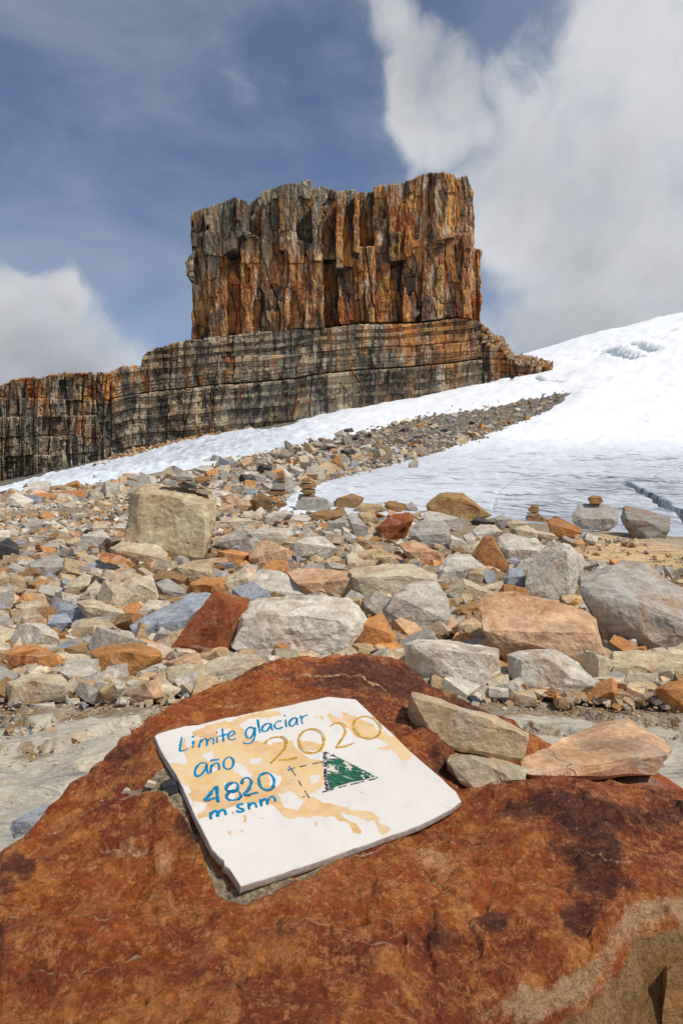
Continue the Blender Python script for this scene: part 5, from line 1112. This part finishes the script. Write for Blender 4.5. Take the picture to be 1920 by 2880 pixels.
pile([[(843, 170), (880, 150), (942, 172), (942, 197), (850, 192)], [(848, 152), (900, 143), (912, 158), (880, 170), (855, 162)], [(853, 135), (880, 110), (907, 125), (902, 147), (860, 147)]], RR, dc3, ['base stone of the tiny three-stone cairn against the ice', 'flat middle stone of the tiny three-stone cairn', 'top stone of the tiny three-stone cairn'], 'cairn stone', ['brown', 'tan', 'brown'])
# stones lying on the red boulder
def on_boulder(u, v):
    """distance at which the line of sight meets the red boulder"""
    dd = np.linspace(.6, 1.5, 400); x = (u - CX) / F * dd; zz = EYE + (CY - v) / F * dd; k = np.nonzero(zz <= bz(x, dd))[0]; return float(dd[k[0]]) - .006
stone('rock', 'tan', 'long tan cracked stone lying uppermost on the right of the red boulder', DD([(95, 230), (112, 182), (200, 200), (340, 250), (560, 310), (742, 410), (735, 450), (705, 555), (560, 545), (430, 510), (240, 470), (130, 390), (95, 310)]), DD([(112, 215), (240, 268), (330, 275), (560, 345), (715, 425), (690, 540), (250, 460)]), d=1.16, thick=.13, level=5, rough=.03, rust=.4, chip=(.97, 1.0), lean=1.0)
stone('rock', 'cream', 'grey stone under the long cracked stone beside the plaque', DD([(286, 542), (310, 500), (430, 505), (600, 550), (740, 600), (715, 650), (465, 730), (440, 722), (380, 682), (300, 612)]), DD([(300, 560), (420, 530), (490, 625), (640, 660), (460, 715)]), d=1.05, thick=.17, level=5, rough=.03, chip=(.97, 1.0), tint=.8)
stone('rock', 'peach', 'broad orange and white slab behind the front hump of the red boulder', DD([(690, 545), (830, 480), (1000, 400), (1130, 350), (1260, 328), (1370, 380), (1502, 490), (1490, 535), (1420, 625), (1330, 600), (1150, 625), (1010, 665), (760, 650), (710, 620)]), DD([(1010, 640), (1180, 590), (1300, 542), (1485, 515), (760, 630)]), d=1.17, thick=.34, level=5, rough=.025, rust=.3, chip=(.97, 1.0), lean=1.0, tint=1.1)
stone('rock', 'rust', 'reddish brown shoulder block at the right edge of the red boulder', DD([(1140, 665), (1150, 612), (1240, 597), (1370, 585), (1450, 640), (1568, 710), (1700, 900), (1300, 850), (1160, 720)]), None, d=1.10, thick=.2, level=5, rough=.03, tint=1.2)
stone('rock', 'dark', 'black angular stone in the mortar left of the plaque', EE([(1005, 690), (1040, 660), (1100, 645), (1127, 720), (1112, 760), (1075, 782), (1040, 750)]), None, d=on_boulder(388, 1834), thick=.03, level=4, tint=.7, rust=0)
stone('pebble', 'white', 'white pebble on the red boulder farthest left of the plaque', EE([(763, 742), (800, 700), (825, 710), (822, 740), (780, 757)]), None, d=on_boulder(289, 1827), level=3, cat='pebble')
stone('pebble', 'cream', 'cream pebble in the mortar next to the black stone', EE([(908, 702), (935, 655), (987, 670), (975, 712)]), None, d=on_boulder(345, 1811), level=3, cat='pebble')
stone('pebble', 'grey', 'thin dark grey chip beside the white pebble on the boulder', EE([(738, 767), (782, 755), (772, 777)]), None, d=on_boulder(277, 1834), level=2, cat='pebble')
stone('pebble', 'grey', 'small rounded grey pebble on the rim of the boulder ledge', EE([(622, 792), (640, 778), (657, 790), (645, 800)]), None, d=on_boulder(233, 1843), level=2, cat='pebble')
stone('rock', 'blue', 'blue-grey flat rock on the bare slab touching the left of the red boulder', EE([(63, 962), (90, 910), (200, 840), (345, 806), (320, 870), (230, 970), (80, 1025)]), None, d=1.42, thick=.3, level=5)
stone('rock', 'brown', 'rust-brown block in the lowest right corner beside the red boulder', [(1500, 2260), (1540, 2170), (1640, 2100), (1760, 2160), (1760, 2500), (1510, 2500)], [(1530, 2230), (1600, 2190)], d=.70, thick=.16, level=5, rough=.03)

# ------------------------------------------------------------------ the rest of the moraine
MESHV = []
rsv = np.random.default_rng(99)
def random_pts(rs):
    k = np.array([1, rs.uniform(.55, .95), rs.uniform(.38, .75)]); p = np.array([[x, y, z] for x in (-1, 1) for y in (-1, 1) for z in (-1, 1)], float)
    p = p * rs.uniform(.62, 1.0, (8, 3)); p[:, 0] += p[:, 2] * rs.uniform(-.35, .35); return p * k
VAR = {L: [rock_verts(random_pts(rsv), L, 500 + i, chips=5 if L > 1 else 2, chip=(.66, .95), rough=.045) for i in range(k)] for L, k in ((1, 30), (2, 40), (3, 36), (4, 30))}
for i, (v_, f_) in enumerate(VAR[4]): MESHV.append(mesh_np('rock_shape', v_, f_, smooth=False)); MESHV[-1].materials.append(M_STONE)
def covered(u, v, pad=0):
    for (a, b_, c, d_) in TRACED:
        if a - pad < u < b_ + pad and c - pad < v < d_ + pad * .4: return True
    return False
KINDS = [('cream', 'cream-coloured', 20), ('tan', 'tan', 18), ('pale', 'pale grey', 20), ('grey', 'grey', 12), ('orange', 'orange', 7), ('peach', 'peach-coloured', 9), ('brown', 'brown', 6), ('blue', 'blue-grey', 5), ('dark', 'blackish', 2), ('white', 'whitish', 6)]
kp = np.array([k[2] for k in KINDS], float); kp /= kp.sum()
SEEN = {}
MARKS = [(392, 1230, 'the big tan boulder'), (690, 1440, 'the whitish craggy boulder'), (480, 1430, 'the red tilted slab'), (375, 1420, 'the long blue-grey slab'), (80, 1510, 'the bright orange rock at the left edge'), (90, 1585, 'the cream veined boulder'), (290, 1520, 'the grey-cornered orange block'),
         (315, 1355, 'the humped tan rock'), (270, 1290, 'the bright orange flake'), (20, 1265, 'the black rock at the left edge'), (620, 1275, 'the five-sided tan-orange rock'), (720, 1255, 'the broad pale grey rock'), (960, 1400, 'the striped grey wedge'), (905, 1340, 'the cream-yellow ledge rock'),
         (1125, 1275, 'the orange pyramid rock'), (1270, 1315, 'the tall grey-cream boulder'), (1460, 1400, 'the great grey boulder'), (1050, 1160, 'the brown peaked rock'), (900, 1210, 'the rust layered block'), (1250, 1450, 'the big orange-streaked block'), (1040, 1540, 'the white crusted block'), (150, 1310, 'the grey slab with dark underside'),
         (545, 1260, 'the flat orange stone'), (170, 1390, 'the speckled blue rock'), (730, 1340, 'the peach-streaked slab'), (1270, 1550, 'the grey and tan wedge')]
placed = []; tries = 0
while len(placed) < 185 and tries < 9000:
    tries += 1
    v = 1185 + (1610 - 1185) * rsv.uniform() ** 1.15; u = rsv.uniform(-20, 1590)
    if u > 1000 and v < 1262: continue
    if 1290 < u and v < 1330: continue
    y = inv_y(u, v); px = (100 - 44 * sm(np.array(v), 1480, 1200)) * rsv.uniform(.6, 1.2) if v > 1300 else rsv.uniform(16, 40)
    size = px * .5 / F * y
    if 560 < u < 960 and v > 1470: continue
    if v > 1560 and not (u < 250 or u > 1330): continue
    if covered(u, v - px * .3, -6): continue
    if any(abs(u - a) < (px + c) * .36 and abs(v - b_) < (px + c) * .26 for a, b_, c in placed): continue
    placed.append((u, v, px))
    k = rsv.choice(len(KINDS), p=kp); me = MESHV[rsv.integers(len(MESHV))]
    nm = min(MARKS, key=lambda m_: ((u - m_[0]) * .8) ** 2 + ((v - m_[1]) * 1.6) ** 2); dx_, dv_ = u - nm[0], v - nm[1]
    side = ('left of ' if dx_ < 0 else 'right of ') if abs(dx_) > abs(dv_) * 1.1 else ('behind ' if dv_ < 0 else 'in front of ')
    lab_ = 'smaller %s rock %s%s' % (KINDS[k][1], side, nm[2])
    if lab_ in SEEN:
        lab_ = lab_.replace('smaller', 'large' if px > SEEN[lab_] * 1.25 else ('small' if px < SEEN[lab_] * .8 else 'another'), 1).replace('another ', 'further ')
    SEEN.setdefault(lab_, px)
    o = obj('rock', me, None, None, lab_, 'rock', GROUP, loc=((u - CX) / F * y, y, float(base_z((u - CX) / F * y, y)) + size * .38))
    o.rotation_euler = (rsv.uniform(-.45, .45), rsv.uniform(-.45, .45), rsv.uniform(0, 6.28)); o.scale = (size, size, size * rsv.uniform(.8, 1.3))
    cc = np.array(COLS[KINDS[k][0]]) * rsv.uniform(.85, 1.15); o.color = (*cc, 1); o['rust'] = float(min(1, RUST[KINDS[k][0]] * rsv.uniform(.4, 1.4)))

def rubble(name, pts, sizes, level, colmix, seed, label=None, flat=.6):
    """countless small stones as one mass"""
    rs = np.random.default_rng(seed); n = len(pts); vi = rs.integers(0, len(VAR[level]), n); VV = []; FF = []; CCo = []; RU = []; o = 0
    cols = np.array([COLS[c] for c, _ in colmix]); wts = np.array([w_ for _, w_ in colmix], float); wts /= wts.sum(); ck = rs.choice(len(cols), n, p=wts)
    for i in range(n):
        v_, f_ = VAR[level][vi[i]]; a, b_, c_ = rs.uniform(0, 6.28), rs.uniform(-.6, .6), rs.uniform(-.6, .6)
        ca, sa, cb, sb, cg, sg = math.cos(a), math.sin(a), math.cos(b_), math.sin(b_), math.cos(c_), math.sin(c_)
        R = np.array([[ca, -sa, 0], [sa, ca, 0], [0, 0, 1]]) @ np.array([[cb, 0, sb], [0, 1, 0], [-sb, 0, cb]]) @ np.array([[1, 0, 0], [0, cg, -sg], [0, sg, cg]])
        VV.append((v_ * sizes[i] * np.array([1, 1, rs.uniform(.7, 1.2)])) @ R.T + pts[i]); FF.append(f_ + o); o += len(v_)
        cc = cols[ck[i]] * rs.uniform(.75, 1.2); CCo.append(np.broadcast_to(cc, (len(v_), 3))); RU.append(np.full(len(v_), rs.uniform(0, .8)))
    me = mesh_np(name, np.concatenate(VV), np.concatenate(FF), smooth=False); vattr(me, 'col', np.concatenate(CCo)); vattr(me, 'rust', np.concatenate(RU))
    return obj(name, me, M_RUBBLE, kind='stuff')
def scatter(n, ufun, vfun, ok, szfun, seed, lift=.12):
    rs = np.random.default_rng(seed); P = []; S = []
    while len(P) < n:
        u, v = ufun(rs), vfun(rs)
        if not ok(u, v): continue
        y = inv_y(u, v); x = (u - CX) / F * y; s_ = szfun(rs, u, v) * .5 / F * y
        ei = -polydist(np.array([u]), np.array([v]), RIGHT_ICE)[0] if v < 1180 else -1; P.append((x, y, float(base_z(x, y)) + s_ * lift + (8 * (1 - math.exp(-ei / 21)) / F * y if ei > 0 else 0))); S.append(s_)
    return np.array(P), np.array(S)
MIX = [('cream', 22), ('tan', 20), ('pale', 18), ('grey', 10), ('orange', 8), ('peach', 8), ('brown', 9), ('blue', 3), ('dark', 2)]
MIXG = [('cream', 20), ('tan', 14), ('pale', 24), ('grey', 16), ('orange', 8), ('peach', 9), ('brown', 5), ('blue', 6), ('white', 8), ('dark', 3)]
def on_ice(u, v): return float(polydist(np.array([float(u)]), np.array([float(v)]), RIGHT_ICE)[0]) < 3
slab_r = [(1330, 1245), (1568, 1262), (1600, 1345), (1540, 1325), (1350, 1300)]
field = lambda u, v: not (u > 1000 and v < 1238 + (u - 1000) * .01) and not (u > 1310 and v < 1320 and polydist(np.array([u]), np.array([v]), slab_r)[0] < 0) and not on_ice(u, v)
P, S = scatter(2350, lambda r: r.uniform(-190, 1730), lambda r: 1225 + 385 * r.uniform() ** 1.0, field, lambda r, u, v: (30 + 40 * (v - 1225) / 385) * r.uniform(.4, 1.3), 1, .3)
rubble('rubble', P, S, 3, MIX, 11)
P, S = scatter(6000, lambda r: r.uniform(-190, 1730), lambda r: 1168 + 455 * r.uniform() ** 1.1, field, lambda r, u, v: (8 + 14 * (v - 1168) / 455) * r.uniform(.5, 1.5), 2, .25)
rubble('gravel', P, S, 2, MIX, 12)
P, S = scatter(2000, lambda r: r.uniform(-40, 1610), lambda r: 1585 + 110 * r.uniform() ** 1.7, lambda u, v: r_ok(u, v), lambda r, u, v: 3 + 5 * r.uniform() ** 2 + (8 if r.uniform() < .04 else 0), 3, .3) if False else (None, None)
P, S = scatter(2300, lambda r: r.uniform(-160, 1700), lambda r: 1580 + 150 * r.uniform() ** 2.0, lambda u, v: u < 520 or u > 1100, lambda r, u, v: 3.5 + 6 * r.uniform() ** 2 + (12 if r.uniform() < .04 else 0), 4, .3)
rubble('gravel', P, S, 1, MIX, 13)
# mid moraine on the left and the grey band between the two tongues of ice
def far_ok(u, v):
    return not on_ice(u, v)
P, S = scatter(2700, lambda r: r.uniform(-190, 1100), lambda r: 1148 + 90 * r.uniform(), lambda u, v: far_ok(u, v) and v < 1240 and (u < 1000), lambda r, u, v: (9 + 14 * (v - 1148) / 90) * r.uniform(.5, 1.4), 5, .25)
rubble('rubble', P, S, 2, MIXG, 14)
def band(r):
    t = r.uniform(); return t
BAND = [(-40, 1155), (0, 1146), (200, 1120), (300, 1104), (430, 1086), (520, 1066), (600, 1044), (690, 1024), (760, 1010), (850, 992), (960, 964), (1040, 952), (1120, 940), (1200, 926), (1250, 915), (1290, 905), (1258, 938), (1212, 958), (1150, 988), (1050, 1023), (950, 1055), (850, 1080), (740, 1108), (690, 1135), (640, 1165), (-40, 1175)]
inb = lambda u, v: polydist(np.array([float(u)]), np.array([float(v)]), BAND)[0] < (-2 + rsv.exponential(3.2))
P, S = scatter(3200, lambda r: r.uniform(-40, 1310), lambda r: r.uniform(900, 1175), inb, lambda r, u, v: (7 + 15 * sm(np.array(v), 940, 1150)) * (r.uniform(.4, 1.1) + (1.9 * r.uniform() if r.uniform() < .14 else 0)), 6, .3)
rubble('rubble', P, S, 2, MIXG, 15)
P, S = scatter(5200, lambda r: r.uniform(-40, 1310), lambda r: r.uniform(900, 1175), inb, lambda r, u, v: (3.2 + 4 * sm(np.array(v), 940, 1150)) * r.uniform(.6, 1.4), 7, .4)
rubble('rubble', P, S, 1, MIXG, 16)
# stones strewn along the cliff foot beyond the ice
FOOT = [(205, 1082), (300, 1045), (430, 1008), (560, 982), (575, 988), (520, 1000), (430, 1020), (300, 1056), (220, 1088)]
P, S = scatter(320, lambda r: r.uniform(200, 580), lambda r: r.uniform(975, 1090), lambda u, v: polydist(np.array([float(u)]), np.array([float(v)]), FOOT)[0] < 3, lambda r, u, v: r.uniform(3, 13), 8, .3)
P[:, 2] += .9
rubble('rubble', P, S, 2, [('peach', 3), ('tan', 4), ('brown', 3), ('orange', 2), ('cream', 2), ('rust', 1)], 17)
P, S = scatter(200, lambda r: r.uniform(1112, 1262), lambda r: r.uniform(775, 850), lambda u, v: v > np.interp(u, [1100, 1130, 1155, 1180, 1225, 1268], [744, 768, 776, 814, 822, 832]), lambda r, u, v: r.uniform(4, 11), 31)
for k_ in range(len(P)):     # talus banked against the broken end of the ridge
    u_ = 1108 + 150 * rsv.uniform() ** .9; v_ = np.interp(u_, [1100, 1130, 1155, 1180, 1225, 1268], [746, 770, 779, 817, 824, 834]) + rsv.uniform(-2, 10 + 22 * (1 - (u_ - 1108) / 150)); P[k_] = pt(u_, v_, DC - 5.5); S[k_] = rsv.uniform(2.5, 6) / F * DC
rubble('talus_rubble', P, S, 2, [('peach', 3), ('tan', 5), ('orange', 3), ('brown', 3), ('cream', 2)], 32)
# grit and chips over the yellow slab and the bare rock by the boulder
P, S = scatter(700, lambda r: r.uniform(1060, 1610), lambda r: 1228 + 100 * r.uniform() ** 2.2, lambda u, v: True, lambda r, u, v: 3 + 9 * r.uniform() ** 3, 21, .3)
rubble('gravel', P, S, 1, MIX, 22)
P, S = scatter(520, lambda r: r.uniform(-40, 560) if r.uniform() < .6 else r.uniform(1150, 1610), lambda r: r.uniform(1640, 1960), lambda u, v: True, lambda r, u, v: 2.5 + 9 * r.uniform() ** 4, 23, .3)
rubble('gravel', P, S, 1, MIX, 24)
